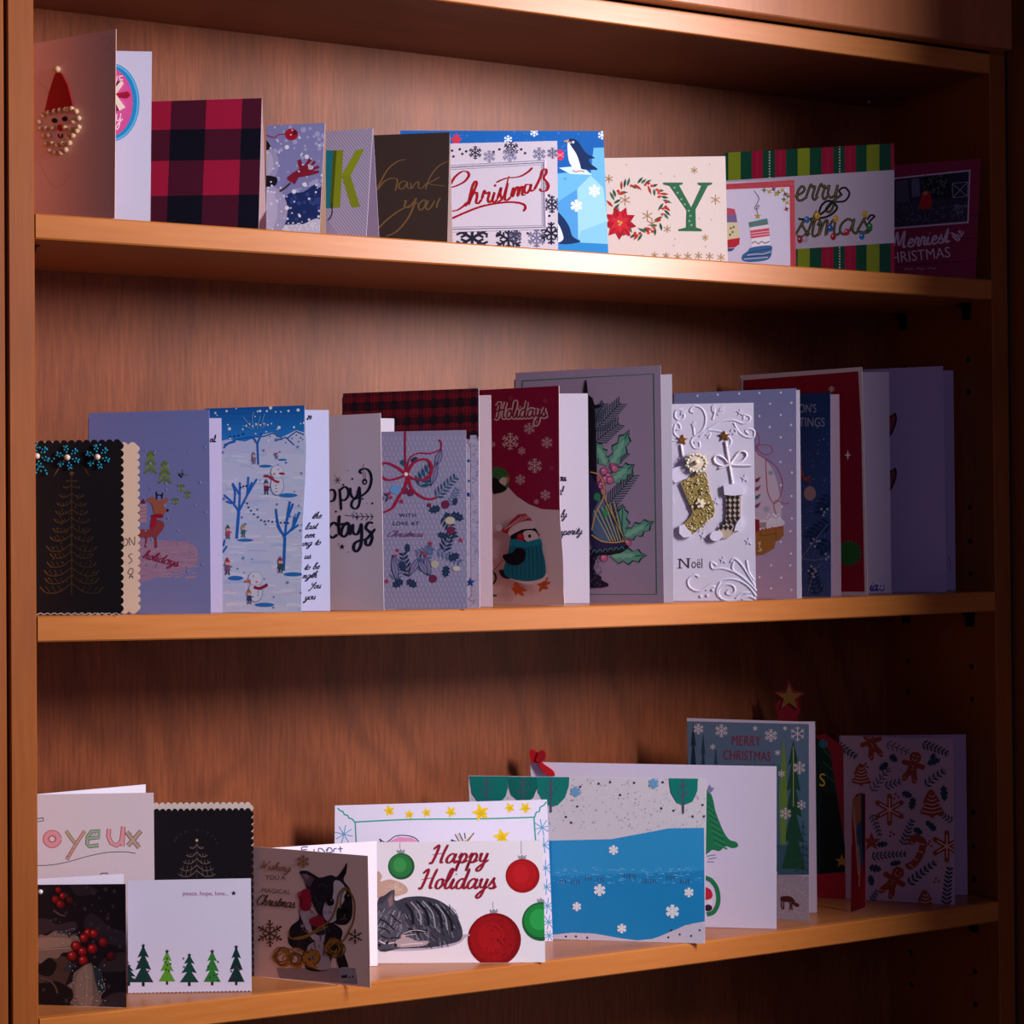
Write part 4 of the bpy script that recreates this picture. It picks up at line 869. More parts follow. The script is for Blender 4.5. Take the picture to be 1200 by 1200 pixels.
part('small_motif_print'); flake(bk, 663, 491, 17, 3, 0, 30); star(bk, 684, 803, 15, 6); Ds(bk, '732,485 755,545 780,578 826,600 752,665 655,638 690,512', 5, 8); Ds(bk, '710,445 826,708 668,790 716,828 830,740 740,640 650,468 800,600', 2.5)
L(bk, 3, '698,655 740,660 830,662/740,660 730,645/740,660 732,672/762,662 748,642/762,662 752,680/785,662 770,644/785,662 772,680/808,662 795,646/808,662 796,680/830,662 818,648/830,662 818,678', 0); E(bk, 790, 498, 12, 15); L(bk, 2, '786,482 782,440 785,415/794,482 792,450'); E('#dccbd6', 790, 500, 5)
# --- snow scene
card('tall blue snow scene card with bare blue trees, children and snowmen', 2, (240, .048), (353, 0.0), (240, 478.8, 357, 475), '#b4c0e2', back=(387, .02, 346, 479, 387, 480.5), inner='#b4b8d8', outline='240,478.8 357,475 358,500 359,525 358,560 355,610 353.5,660 353,717 240,717.5')
fr(*G_); part('winter_sky_print'); flood('#cdd6f2'); G('#0a56a8', '#2a8ade', '0,140 560,130 560,330 0,330', 8)
F('#c3cef0', '0,330 150,300 230,310 300,280 360,266 400,290 470,256 530,275 560,330 520,370 300,360 0,380')
R = random.Random(4)
for i in range(130): S.inc = .12; x, y = R.uniform(110, 500), R.uniform(350, 1100); L(('#bccaee', '#d8e0f8', '#c2d4f2', '#e0e4f8', '#d4cdea')[i % 5], R.uniform(6, 16), [(x, y), (x+R.uniform(15, 45), y+R.uniform(-8, 4)), (x+R.uniform(50, 100), y+R.uniform(-10, 10))], 1)
S.inc = 1.0
scat('#6c90c8', 120, 330, 510, 1100, 45, 4, 8, 12); scat('#e6ecf8', 60, 150, 515, 330, 26, 3, 7, 14); Ds('#e8eef8', '349,152 388,244 156,250 478,162', 8)
part('mountain_print'); L('#1c5aa8', 6, '130,325 190,300 260,290 320,285 360,270 400,292 368,300/368,308 420,290 460,326/425,296 470,262 520,285', 0); Ds('#1a3c78', '380,285 400,300 420,315 470,280 490,292 450,295 345,285 480,310 500,300', 3.5)
part('shadow_print')
for x, y, a, b in ((325, 425, 30, 7), (430, 562, 45, 10), (230, 772, 38, 7), (455, 932, 44, 10), (185, 950, 36, 11), (320, 1075, 46, 10), (405, 395, 20, 5)): E('#2a78c4', x, y, a, b)
part('bare_tree_print'); tr_ = '#1a6cc8'
for w_, s in ((13, '190,765 200,640/410,915 416,760'), (9, '200,640 175,600 130,560/200,640 205,560 205,500/200,640 240,560 285,485/205,560 170,505/240,560 245,475/240,560 262,500/168,600 140,590/180,600 182,540 170,510'),
              (10, '416,760 385,700 374,625/416,760 425,680 440,590/416,750 455,710 485,640/425,680 455,600/455,710 462,660/400,735 380,700/440,730 480,700'), (8, '292,418 288,320/288,320 265,290 240,290/288,320 308,270/130,340 150,320 185,310/125,830 145,800/128,800 135,770')): 
    for q in s.split('/'): L(tr_, w_, q, n=3)
L('#7fb4e0', 3, '270,250 262,200 270,170/270,250 240,220 220,195/285,250 300,190/300,250 320,180/262,250 235,240 215,235/310,245 330,225'); Ds('#e8eef8', '235,235 250,228 265,236 282,228 300,232 318,226 336,232 352,226', 4)
part('bunting_print'); Ds('#1c2c60', '240,600 246,618 258,634 272,650 290,664 305,678 322,684 340,682 358,686 378,684 398,690 415,690 432,692 210,525 222,520 236,518 160,288 180,285 200,282 222,274', 4.5)
part('snowman_print')
for x, y, r_, dx in ((380, 452, 29, 1), (278, 952, 32, -1)): each('snowman_print'); E('#8896c4', x, y+64, r_*1.05+2, 48); E('#d6dcf0', x, y+62, r_*1.0, 45); E('#8896c4', x, y, r_+2); E('#dde2f4', x, y, r_)
E('#9c3040', 402, 460, 15, 6); E('#e09080', 366, 462, 6); L('#a8323c', 11, '318,470 345,475 370,495 390,500'); Ds('#1c1c3c', '385,440 375,515 375,530 375,545', 3)
F('#c87060', '225,962 256,956 256,970 228,970'); E('#e09080', 283, 968, 6); L('#8c2438', 14, '270,992 300,998 335,980'); Ds('#1c1c3c', '268,940 290,1015 290,1030', 3)
part('child_print')
def kid(x, y, hat, coat, s=1):
    each('child_print'); E('#e8b8a8', x, y, 14*s, 15*s); F(hat, [(x-15*s, y-4*s), (x-2*s, y-32*s), (x+15*s, y-4*s)]); F(coat, [(x-11*s, y+12*s), (x+11*s, y+12*s), (x+15*s, y+42*s), (x-15*s, y+42*s)]); L(coat, 6*s, [(x+8*s, y+18*s), (x+26*s, y+22*s)], 0); L('#2a1c38', 6*s, [(x-6*s, y+42*s), (x-8*s, y+64*s), (x-14*s, y+64*s)], 0); L('#2a1c38', 6*s, [(x+6*s, y+42*s), (x+8*s, y+64*s), (x+14*s, y+64*s)], 0); Ds('#40202c', [(x-4*s, y), (x+5*s, y)], 2*s)
kid(330, 508, '#1c5a8c', '#6a2c50', .75); kid(150, 720, '#2c6a5a', '#c05060', .7); kid(222, 715, '#b0a040', '#2c7a6a', .65); kid(148, 878, '#c83038', '#8c5a84', .85); kid(250, 1022, '#c87a3c', '#2c4a80', .75); kid(396, 872, '#a83c48', '#3c5a48', .8); kid(272, 375, '#7c8ab0', '#8c7a90', .6); kid(380, 370, '#a04450', '#8890b8', .35)
on_back(); fr(*G_); part('ink_handwriting'); script('#15162c', 5, '20', 518, 206, 9, -2, sx=1.4)
for t_, x, y in (('the', 540, 672), ('last', 508, 722), ('een', 505, 762), ('ing to', 492, 800), ('us', 504, 860), ('to be', 504, 912), ('ngth', 496, 952), ('. You', 508, 1002), ('you', 506, 1052)): script('#15162c', 4.2, t_, x, y, 15, -4, .5, .2, sx=1.35)
# --- reindeer
card('periwinkle card with a reindeer in a red scarf and the word holidays', 2, (104, .060), (247, 0.0), (104, 484, 245, 480), '#8c92c4', back=(261, .026, 232, 489, 261, 490), inner='#bcb4d6')
fr(*F_); part('dusk_sky_print'); G('#7e88c8', '#9496cc', '380,180 930,170 930,1100 380,1100')
part('snow_patch_print'); R = random.Random(3)
F('#bd94b4', '600,770 700,762 790,768 860,790 868,850 840,880 760,905 690,925 600,935', 1)
S.inc = .12
for i in range(90): x, y = R.uniform(600, 850), R.uniform(765, 930); L(('#c69ab4', '#b48cb4', '#c9a2b8')[i % 3], 5, [(x, y), (x+R.uniform(15, 50), y-R.uniform(0, 4))], 0)
S.inc = 1.0; part('green_fir_print')
for x, y, h_ in ((662, 372, 95), (725, 415, 95), (797, 515, 38), (825, 545, 34), (773, 575, 34)):
    n_ = 5 if h_ > 50 else 2
    for i in range(n_):
        yy = y+h_*(i+.2)/n_; ww = h_*.3*(.45+.55*(i+1)/n_) if h_ > 50 else h_*.42
        for s_ in (-1, 1): L(('#6f8a3c', '#8aa24c')[i % 2], h_*.1 if h_ > 50 else 7, [(x, yy-h_*.05), (x+s_*ww, yy+h_*.17)], 0)
    L('#8a9a3c', 3, [(x, y), (x, y+h_)], 0)
Ds('#1c2038', '790,475 803,470 798,482', 5); L('#6a7a3c', 3, '800,470 805,450/806,474 830,474/795,470 782,466', 0)
part('reindeer_print'); F('#a8484a', '612,715 660,712 668,680 700,672 722,690 716,715 700,735 690,752 692,790 682,792 678,750 650,752 645,790 638,790 640,750 612,748', 1); F('#b86a50', '650,580 672,570 690,585 715,582 736,574 738,590 722,602 724,620 736,628 726,642 700,650 680,645 672,618 665,600 648,590', 1)
L('#1c1c3c', 5, '690,582 688,548/688,568 700,560/712,580 716,552/714,568 704,562', 0); E('#1c1c3c', 737, 630, 6); F('#b01c34', '665,650 700,645 720,648 718,662 668,664', 0); F('#c02038', '668,660 690,660 684,700 666,715 660,700')
F('#c8a0b0', '612,605 645,600 645,685 612,685'); L('#a0485c', 2, '614,620 645,617/614,635 645,632/614,650 645,648/614,665 645,664', 0); F('#8c2438', '618,600 630,578 642,600')
part('red_script'); script('#a82c54', 5, 'holidays', 628, 838, 19, 14, .3, .0, sx=1.33)
part('snow_dot_print'); scat('#a6acd8', 640, 340, 910, 900, 34, 3, 6, 5)
on_back(); fr(*F_); part('ink_handwriting'); script('#1c1c44', 4.5, 'oil', 922, 330, 15, 0, .1, sx=.95)
# --- black scalloped
card('black scalloped card with teal beaded flowers and gold tree, far left of middle shelf', 2, (26, .038), (141.5, -.003), (26, 520, 141.5, 518), '#141016', back=(161.5, .025, 135, 521.5, 161.5, 521.5), inner='#b89c88', outline=scallop(0, n_w=13, n_h=22))
lay = S.lay; fr(*F_)
part('white_deckle_edge'); lift(-.0006); lift(.00006); L('#e0d4cc', 4, [(100+i*7.5, 1084+(3 if i % 4 < 2 else -2)) for i in range(58)], 0, clip=False)
part('teal_bead_flower')
for cx, cy in ((298, 398), (430, 395), (165, 392)):
    for i in range(6):
        a = radians(i*60+18)
        for q, o in ((24, 0), (36, -7), (36, 7), (50, -6), (50, 6), (46, 0)): Bead('#1c8ca8', cx+q*cos(a)-o*sin(a), cy+q*sin(a)+o*cos(a), 4.8, seg=7)
for x, y in P_('160,430 172,440 165,452 180,458 190,440 200,455 206,470 215,405 228,415 238,404 205,468 160,465 420,345 440,342 175,355 205,360 195,375'): Bead('#1c8ca8', x, y, 5, seg=7)
part('rhinestone')
for cx, cy in ((298, 398), (430, 396), (165, 392)): Bead('s#f2d8c8', cx, cy, 14)
part('gold_line_tree'); gd = 'f#8a6c44'
star('f#b08a50', 315, 468, 13, 5); L(gd, 3, '315,480 315,1000', 0)
S.inc = .12
for i, (y, w_) in enumerate(((495, 26), (520, 38), (555, 55), (590, 66), (625, 72), (660, 78), (700, 84), (735, 96), (775, 112), (810, 96), (845, 110), (880, 122), (915, 120), (950, 140))):
    for s_ in (-1, 1):
        L(gd, 2.6, [(315, y), (315+s_*w_*.4, y+w_*.28), (315+s_*w_*.8, y+w_*.30), (315+s_*w_, y+w_*.12)], n=4)
        for f in (.3, .5, .7, .85): L(gd, 2, [(315+s_*w_*f, y+w_*.27), (315+s_*w_*(f+.12), y+w_*.1)], 0)
for s_ in (-1, 1): L(gd, 3, [(315+s_*78, 480), (315+s_*55, 440)], 0); L(gd, 6, [(315+s_*70, 468), (315+s_*60, 450)], 0)
Ds(gd, [(315+110*sin(i*2.4)*(.3+i/90), 560+i*6.5) for i in range(60)], 3)
S.inc = 1.0; on_back(); fr(*F_); part('pencil_writing'); L('#54403c', 4, '545,755 540,780 555,785 562,765 550,752/570,785 568,750 590,782 592,745/582,820 565,830 580,850 565,865/572,885 562,905 580,910 585,890 572,885/568,930 575,912 585,930/568,922 585,920')
# ================================================================== LOWEST SHELF
Lf = (0, 900, 3.871); M_ = (280, 900, 3.158); N_ = (530, 860, 3); O_ = (780, 780, 2.857); H2 = (0, 1000, 6)
# --- gingerbread
card('card patterned with gingerbread men, candy cane and green sprigs, right end of the lowest shelf', 3, (985, .094), (1119, .0085), (985, 862, 1117, 866), '#b898a8', back=(1134, .04, 1040, 859, 1134, 860.5), inner='#a88cab')
fr(*O_); part('sprig_print'); nv = '#1c3c4c'
for x, y, l, a, n, ll, lw in ((575, 265, 80, 30, 6, 22, 8), (860, 262, 95, 18, 7, 24, 8), (740, 262, 100, 20, 6, 26, 4), (870, 400, 85, -40, 5, 24, 8), (690, 420, 100, -55, 6, 26, 5), (735, 405, 60, -20, 4, 24, 6), (690, 500, 80, 65, 6, 20, 6), (795, 600, 95, -72, 7, 24, 7), (690, 640, 120, -8, 9, 22, 7), (815, 730, 120, -42, 7, 24, 9), (940, 800, 130, -88, 9, 26, 9), (960, 520, 50, -150, 4, 20, 6), (690, 785, 40, -60, 4, 18, 6)): sprig(nv, x, y, l, a, n, ll, lw, 8, 2.5)
for x, y, l, a, w_ in ((745, 325, 40, 140, 26), (750, 300, 34, 40, 24), (875, 330, 50, -20, 24), (890, 320, 30, -70, 20), (790, 425, 40, 20, 24), (830, 440, 46, 100, 26), (930, 400, 56, 85, 26), (705, 600, 42, -5, 22), (750, 665, 42, -10, 20), (680, 675, 46, 10, 28), (685, 700, 40, 80, 24), (830, 545, 36, 30, 24), (870, 520, 50, 40, 22), (900, 555, 34, -120, 20)): holly(nv, x, y, l, a, w_)
part('gingerbread_print'); gb = '#8c3a2c'; gi = '#d8a898'
def ginger(x, y, s, rot):
    each('gingerbread_print')
    r_ = radians(rot); m_ = lambda u, v: (x+(u*cos(r_)-v*sin(r_))*s, y+(u*sin(r_)+v*cos(r_))*s)
    for c, g in ((gi, 3), (gb, 0)):
        L(c, (15+g)*s, [m_(-24, -6), m_(24, -6)], 0); L(c, (17+g)*s, [m_(0, 0), m_(-15, 36)], 0); L(c, (17+g)*s, [m_(0, 0), m_(15, 36)], 0); E(c, *m_(0, 8), (14+g/2)*s, (18+g/2)*s, rot); E(c, *m_(0, -26), (17+g/2)*s); Ds(c, [m_(-26, -6), m_(26, -6), m_(-15, 38), m_(15, 38)], (8+g/2)*s, 12)
    L(gi, 2, [m_(-8, -22), m_(0, -17), m_(8, -22)]); Ds(gi, [m_(-6, -30), m_(6, -30), m_(0, 0), m_(0, 8)], 2.2); L(gi, 2, [m_(-22, 40), m_(-10, 34)], 0); L(gi, 2, [m_(22, 40), m_(10, 34)], 0)
ginger(828, 338, 1.2, 15); ginger(690, 262, 1.15, -20); ginger(762, 722, 1.25, 30); 
def sixarm(x, y, r_):
    each('star_biscuit_print')
    for c, w_ in ((gb, r_*.36), (gi, r_*.1)):
        for i in range(6): a = radians(i*60+30); L(c, w_, [(x, y), (x+r_*cos(a), y+r_*sin(a))], 0)
    for i in range(6): a = radians(i*60+30); Ds(gb, [(x+r_*cos(a), y+r_*sin(a))], r_*.18, 10)
sixarm(750, 482, 46); sixarm(942, 605, 46)
for x, y, s in ((892, 462, 1), (655, 365, .8), (870, 790, .85)):
    each('tree_biscuit_print'); F(gb, [(x-4*s, y-48*s), (x+26*s, y-10*s), (x+22*s, y-2*s), (x+42*s, y+34*s), (x+10*s, y+40*s), (x+4*s, y+50*s), (x-12*s, y+40*s), (x-40*s, y+30*s), (x-24*s, y+2*s), (x-30*s, y-6*s)], 1)
    for i in range(5): L(gi, 3, [(x-(10+i*6)*s, y-(28-i*13)*s), (x+2*s, y-(22-i*13)*s), (x+(10+i*6)*s, y-(30-i*13)*s)])
part('candy_cane_print'); L(gb, 24, '825,600 828,580 845,578 862,592 858,620 842,650 820,672 812,660'); L(gi, 3, '815,665 830,675/822,640 845,652/838,618 862,626/845,595 868,600/820,590 838,600')
part('biscuit_print'); star(gb, 690, 590, 34, 14); Ds(gb, '770,430 780,440 765,445 755,558 765,565 752,570 905,712 915,722 900,725 880,598 890,604 884,588 665,335 676,340 670,328 765,298', 4.5)
# --- pop up tree card
card('tall tree-shaped card with a gold star on top, behind the gingerbread card', 3, (905, .14), (1000, .085), (915, 845, 968, 850), '#8c1424', outline='905,1062 905,905 912,890 908,850 912,838 908,828 914,818 905,812 918,809 924,797 931,809 944,812 935,819 938,834 934,840 938,858 957,862 966,860 985,872 996,890 1010,925 1012,1072', name='greeting_card')
fr(*O_); part('tree_print'); F('#0e2a20', '330,250 360,200 385,160 405,135 425,135 440,160 452,190 445,200 480,225 520,250 560,300 590,350 600,400 640,440 640,830 330,810'); F('#061210', '520,420 620,440 625,830 515,815')
for s in ('540,262 560,290 575,300/530,290 560,330 590,345/525,330 560,370 600,385/400,150 415,165 435,160'): pass
L('#1c5a34', 5, '530,280 555,310 585,330/525,320 560,350 595,372/530,360 560,385 600,400/400,160 418,172 438,165/395,180 420,190 445,185')
part('gold_star'); lift(.0005); Slab('f#c9a050', [(414+(46 if i % 2 == 0 else 18)*cos(i*pi/5-pi/2), 106+(46 if i % 2 == 0 else 18)*sin(i*pi/5-pi/2)) for i in range(10)], .0012)
part('bauble_print'); lift(.00006); E('#2c7c80', 528, 262, 14); L('#0e2a20', 2, ell(528, 262, 8, 8), 0); part('yellow_lettering'); text('#e0b830', 'S', 513, 404, 44, 0, .8); E('#e0b830', 590, 390, 7); part('star_print'); star('#a87828', 590, 655, 24, 10); Ds('#c02030', '405,150 425,160 575,310', 5)
F('#a01428', '480,700 620,690 640,830 480,820')
card('narrow red and gold painted card standing edge on before the gingerbread pattern', 3, (997, .04), (1013, .022), (999, 934, 1014, 930), '#a0142c', outline='997,1069 998,960 999,940 1003,931 1010,929 1014,932 1014,1063', back=None)
fr(*O_); part('painted_figure_print'); F('#b07850', '622,460 640,440 660,430 668,470 662,540 640,600 632,560', 1); F('#3c5a7c', '640,540 668,530 668,660 648,650', 1); F('#1c1a30', '655,440 670,430 670,700 660,640', 1); L('#c9b0a0', 4, '630,470 636,560 640,620/645,600 650,680 648,740/640,620 646,700'); L('#d8b0a0', 3, '624,600 624,450 635,436 655,430')
# --- merry christmas
card('tall grey-blue card reading Merry Christmas above green trees and a grazing deer', 3, (810, .108), (948, .022), (805, 841.5, 948, 846), '#c9bccc', back=(957.5, .05, 806, 840, 959, 845.5), inner='#c2b2c4')
fr(*O_); part('wintry_sky_print'); F('#5c7088', '70,186 482,196 484,690 70,690'); F('#a898a4', '70,700 200,705 380,698 484,705 490,870 70,870'); scat('#b8a8b4', 380, 705, 484, 850, 120, 2, 3, 3)
part('fir_print'); F('#4c6c80', '70,330 484,330 484,690 70,690') 
for x, y0, y1, w_, n, c in ((93, 190, 690, 40, 6, '#1c3040'), (126, 225, 690, 34, 6, '#24404c'), (168, 268, 690, 34, 5, '#2c4a5a'), (362, 320, 690, 30, 5, '#2c4c58'), (428, 250, 680, 78, 5, '#1e4a34')): fir(c, x, y0, y1, w_, n)
F('#6c8a3c', '395,242 404,330 408,450 402,600 385,600 380,450 386,330'); L('#c8b878', 2, '428,270 428,670'); F('#3c5a6c', '375,600 484,600 484,700 375,700'); fir('#1e4a34', 428, 470, 680, 80, 2)
L('#1e3a44', 3, '460,520 460,700', 0)
for i in range(7): w_ = 8+i*3.4; y = 540+i*24; L('#1e3a44', 3.5, [(460-w_, y+5), (460, y-5), (460+w_, y+5)], 0)
part('snowflake_print')
for x, y, r_, k_ in ((110, 212, 18, 2), (187, 218, 22, 2), (353, 234, 22, 2), (442, 228, 26, 1), (448, 342, 22, 2), (455, 466, 16, 1), (402, 495, 20, 2), (388, 362, 12, 1), (375, 292, 10, 0), (158, 272, 10, 0), (300, 210, 8, 0), (400, 210, 7, 0)): flake('#d2c4c8', x, y, r_, 3, k_)
part('red_lettering'); text('#8c2c40', 'MERRY', 220, 266, 34, 2, .64, sp=1.05); text('#8c2c40', 'CHRISTMAS', 192, 314, 32, 2, .66, sp=1.02)
part('deer_print'); dc = '#4c1c1c'; F(dc, '384,778 392,772 415,772 428,780 436,794 448,800 444,808 434,806 424,796 420,792 392,790 386,786', 1); L(dc, 4, '390,788 388,800 392,816/396,788 396,816/415,790 418,802 416,818/422,790 424,818/438,800 442,794')
# --- child's envelope card
card("large white card with a child's painted green tree, behind the skating pond card", 3, (636, .142), (910, .010), (621, 893, 910, 898), '#dad3ea')
fr(*N_); part('painted_tree_print'); gr = '#1c7c50'
F(gr, '885,215 905,205 918,235 925,270 940,310 955,345 975,372 998,380 1005,395 985,402 960,395 940,412 915,408 900,418 880,415', 1)
for i in range(14): L('#2c8c5c' if i % 2 else '#146844', 6, [(896+i*2, 240+i*11), (915+i*4, 262+i*11)], 0)
F('#7c84a8', '898,188 905,178 912,190 922,188 914,202 905,210 896,202'); L('#6a6a90', 3, '895,430 925,425/900,440 928,436/896,450 920,450')
part('painted_wreath_print'); L(gr, 16, '885,505 910,515 930,545 935,590 920,625 895,635'); F('#c02438', '880,540 905,545 915,565 908,580 880,580', 1); E('#e8e2f0', 905, 592, 12, 9); E('#2c1c2c', 900, 612, 14, 12)
part('ribbon_bow'); lift(.0008); fr(280, 860, 3) if False else fr(*N_)
rc = '#b0101c'
Slab(rc, '282,100 274,62 282,54 300,62 306,80 300,96', .004, 1); Slab('#98101c', '300,80 310,58 328,60 330,84 318,94 300,92', .005, 1); Slab('#c01824', '298,92 312,96 330,110 355,128 362,146 345,145 322,132 306,104', .003, 1); Bead('#b0101c', 302, 90, 12)
# --- pond card
card('card of an ice pond with snowflakes and rounded teal trees', 3, (555, .118), (826, -.008), (549, 909, 828, 912.5), '#e0dcee')
fr(*N_); part('snow_print'); F('#d4d0da', '60,149 892,158 884,736 60,730')
R = random.Random(6); scat('#dcd6e4', 60, 155, 890, 340, 420, 2, 4, 1); scat('#a8a0b8', 60, 155, 890, 340, 260, 1.5, 3, 2)
Ds('#3c3858', '450,186 555,170 640,172 400,292 418,312 735,262 778,270 740,170 880,250 885,290 590,215 515,175 845,290 440,255', 4.5)
part('pond_print'); F('#1a86c4', '350,375 560,370 720,340 760,332 885,330 888,660 820,672 760,700 700,722 640,726 560,715 480,700 400,700 350,706 60,700 60,380')
F('#2c94d0', '350,375 560,370 720,340 760,332 885,330 886,480 700,490 350,500')
S.inc = .12
for i in range(150): x, y = R.uniform(355, 880), R.uniform(470, 525); L('#7cc0e4' if i % 2 else '#4ca8dc', 2, [(x, y), (x+R.uniform(4, 14), y)], 0)
S.inc = 1.0; F('#cdc6d8', '60,700 200,712 350,706 420,699 500,702 590,718 650,726 710,720 780,690 840,668 892,658 884,745 60,740')
for x, y, n in ((380, 510, 3), (420, 512, 4), (470, 500, 3), (512, 505, 3), (605, 490, 3), (628, 492, 3), (672, 510, 6), (755, 498, 4), (805, 510, 4)):
    for i in range(n): L('#3c5a88', 3, [(x+i*9, y), (x+i*9-1, y+16)], 0)
Ds('#3c3050', '435,712 475,716 770,690 800,705 760,715 870,690 840,710 400,712', 4)
part('rounded_tree_print')
F('#0c7870', '60,148 196,149 196,190 188,220 170,238 90,238 70,210'); part('rounded_tree_print'); F('#0a6a62', '196,150 300,151 300,190 285,225 262,242 235,238 208,215 200,190'); part('rounded_tree_print'); F('#0e7c74', '296,151 412,152 410,185 396,225 372,250 350,256 322,240 302,205'); part('rounded_tree_print'); F('#0c7c72', '762,156 864,157 862,200 845,238 815,250 790,242 768,205')
for x, y in ((120, 150), (250, 152), (347, 156), (812, 160)):
    each('tree_trunk_print')
    L('#4c5468', 7 if x > 300 else 5, [(x, y), (x, y+120)], 0); L('#4c5468', 3.5, [(x, y+70), (x-22, y+42)], 0); L('#4c5468', 3.5, [(x, y+60), (x+22, y+34)], 0); L('#4c5468', 3.5, [(x, y+34), (x-12, y+16)], 0); L('#4c5468', 3, [(x, y+34), (x+14, y+12)], 0)
part('snowflake_print')
for x, y, r_, c in ((434, 203, 18, '#6ca8d4'), (709, 174, 18, '#6ca8d4'), (567, 408, 17, '#e4ecf4'), (518, 549, 21, '#e4ecf4'), (438, 607, 16, '#e4ecf4'), (832, 557, 17, '#e4ecf4'), (774, 624, 24, '#e4ecf4'), (596, 684, 17, '#e4ecf4')): flake(c, x, y, r_, r_*.28, 2)
# --- crayon card
card("child's white crayon card bordered with yellow stars, behind the kitten card", 3, (391, .130), (648, .067), (392.5, 944, 641, 937), '#dcd8ee')
fr(*M_); part('green_frame_drawing'); L('#1c9c88', 5, '365,148 378,160 385,160 390,172 402,175 408,186 418,188 430,202/430,200 640,190 900,188 1095,182/430,200 434,275/1092,182 1098,270/1095,182 1100,165 1112,160 1115,145 1128,138 1138,125', n=3)
part('yellow_star_drawing')
for x, y, r_ in ((556, 158, 24), (630, 172, 20), (694, 165, 20), (784, 162, 24), (895, 165, 36), (1002, 147, 22), (1060, 147, 24), (972, 255, 34)):
    each('yellow_star_drawing'); R = random.Random(x); star('#e8c81c', x, y, r_, r_*.45, 5, R.uniform(0, 60)); star('#d4b010', x+2, y+3, r_*.7, r_*.2, 6, R.uniform(0, 60))
part('blue_snowflake_drawing')
for x, y, r_ in ((388, 245, 34), (1122, 220, 32), (1130, 285, 30), (1135, 370, 30), (1138, 440, 30), (1142, 510, 30), (1146, 570, 28), (1148, 620, 20)): flake('#4c9cc8', x, y, r_, 3, 3, x % 40)
part('pencil_drawing'); F('#d890b8', '520,275 550,275 590,255 640,258 665,275'); L('#2c2444', 3.5, '520,262 528,278/520,262 545,275 580,252 620,250 650,258 668,275/785,265 830,275 870,240 845,272/800,245 815,272/815,240 830,270/835,240 838,262/785,268 800,275'); L('#e0b81c', 3, '808,243 824,270/865,245 840,270')
# --- kitten
card('white card reading Happy Holidays with a sleeping grey kitten and baubles', 3, (442, .060), (639, -.0036), (442, 987, 636, 985), '#f0ecf6')
fr(*M_); part('bauble_print'); 
def bauble(x, y, r_, c1, c2, c3, top):
    each('bauble_print')
    L('#8890a8', 2, [(x-5, top), (x-5, y-r_-18)], 0); L('#6a7080', 4, [(x-16, y-r_-12), (x-10, y-r_-2), (x-2, y-r_-14), (x+4, y-r_-2), (x+12, y-r_-13)], 0); E('#9098a8', x-2, y-r_-4, 15, 6); E(c1, x, y, r_, r_, 0, 36); E(c2, x-r_*.05, y-r_*.05, r_*.86, r_*.86, 0, 30); E(c3, x-r_*.12, y-r_*.1, r_*.5, r_*.55, 0, 24)
bauble(601, 364, 49, '#1c5c34', '#2c8044', '#3c9c54', 275); bauble(1050, 399, 63, '#a01018', '#b8141c', '#c41c24', 270); bauble(945, 635, 99, '#84060e', '#9c0c14', '#ac1018', 495); bauble(1120, 568, 72, '#1c6030', '#1c8c3c', '#2ca850', 480)
R = random.Random(1)
for i in range(120): 
    S.inc = .12; a, q = R.uniform(0, 6.28), R.uniform(0, 88); L(('#78060c', '#b01820')[i % 2], 3, [(945+q*cos(a), 635+q*sin(a)), (945+q*cos(a)+R.uniform(-6, 6), 635+q*sin(a)+R.uniform(4, 12))], 0)
S.inc = 1.0; part('kitten_print'); 
F('#b8b4c8', '512,660 560,676 700,672 800,655 835,630 830,615 512,640', 1)
F('#c9a898', '512,385 530,400 524,420 560,412 610,430 625,455 600,470 512,480', 1); 
S.inc = .12
for i in range(24): L('#dcc4b4', 2, [(530+R.uniform(0, 70), 420+R.uniform(0, 40)), (560+R.uniform(0, 60), 425+R.uniform(0, 40))], 0)
S.inc = 1.0
F('#3c3c4c', '512,500 540,470 575,450 578,490 620,478 680,475 740,490 790,525 815,565 828,610 815,640 760,655 700,665 600,668 512,668', 1)
@grouped
def fur(n, x0, y0, x1, y1, a, c, seed, wd=2.4, ln=22, cond=None):
    R = random.Random(seed)
    for i in range(n):
        x, y = R.uniform(x0, x1), R.uniform(y0, y1)
        if cond and not cond(x, y): continue
        aa = radians(a+R.uniform(-18, 18)); L(c[i % len(c)], wd, [(x, y), (x+ln*.5*cos(aa), y+ln*.5*sin(aa)+1.5), (x+ln*cos(aa), y+ln*sin(aa))], 0)
inb = lambda x, y: ((x-705)/118)**2+((y-570)/88)**2 < 1
fur(170, 590, 485, 815, 655, 60, ('#6c6c7c', '#24242f', '#8c8c9c', '#4c4c5a'), 3, 3, 22, inb)
for s in ('610,500 640,540 650,600/650,490 690,530 700,590 690,640/700,495 740,540 752,600/745,510 780,560 790,610/600,560 640,590 680,600'): pass
L('#16161f', 9, '615,500 640,535 645,580/655,490 692,530 702,585/700,495 742,540 752,595/748,512 782,560 790,605/620,590 660,605 700,600', cal=.3); L('#9c9cac', 5, '636,495 668,535 674,580/680,492 716,535 726,590/728,502 762,548 772,600')
F('#50505f', '512,520 535,500 556,470 574,450 577,500 600,540 625,590 640,640 600,665 540,668 512,660', 1); F('#8c6c70', '552,485 568,465 570,505 556,515')
fur(90, 514, 520, 610, 650, 120, ('#7c7c8c', '#2c2c38', '#a0a0ae'), 7, 2.6, 16, lambda x, y: x+y*.2 < 735)
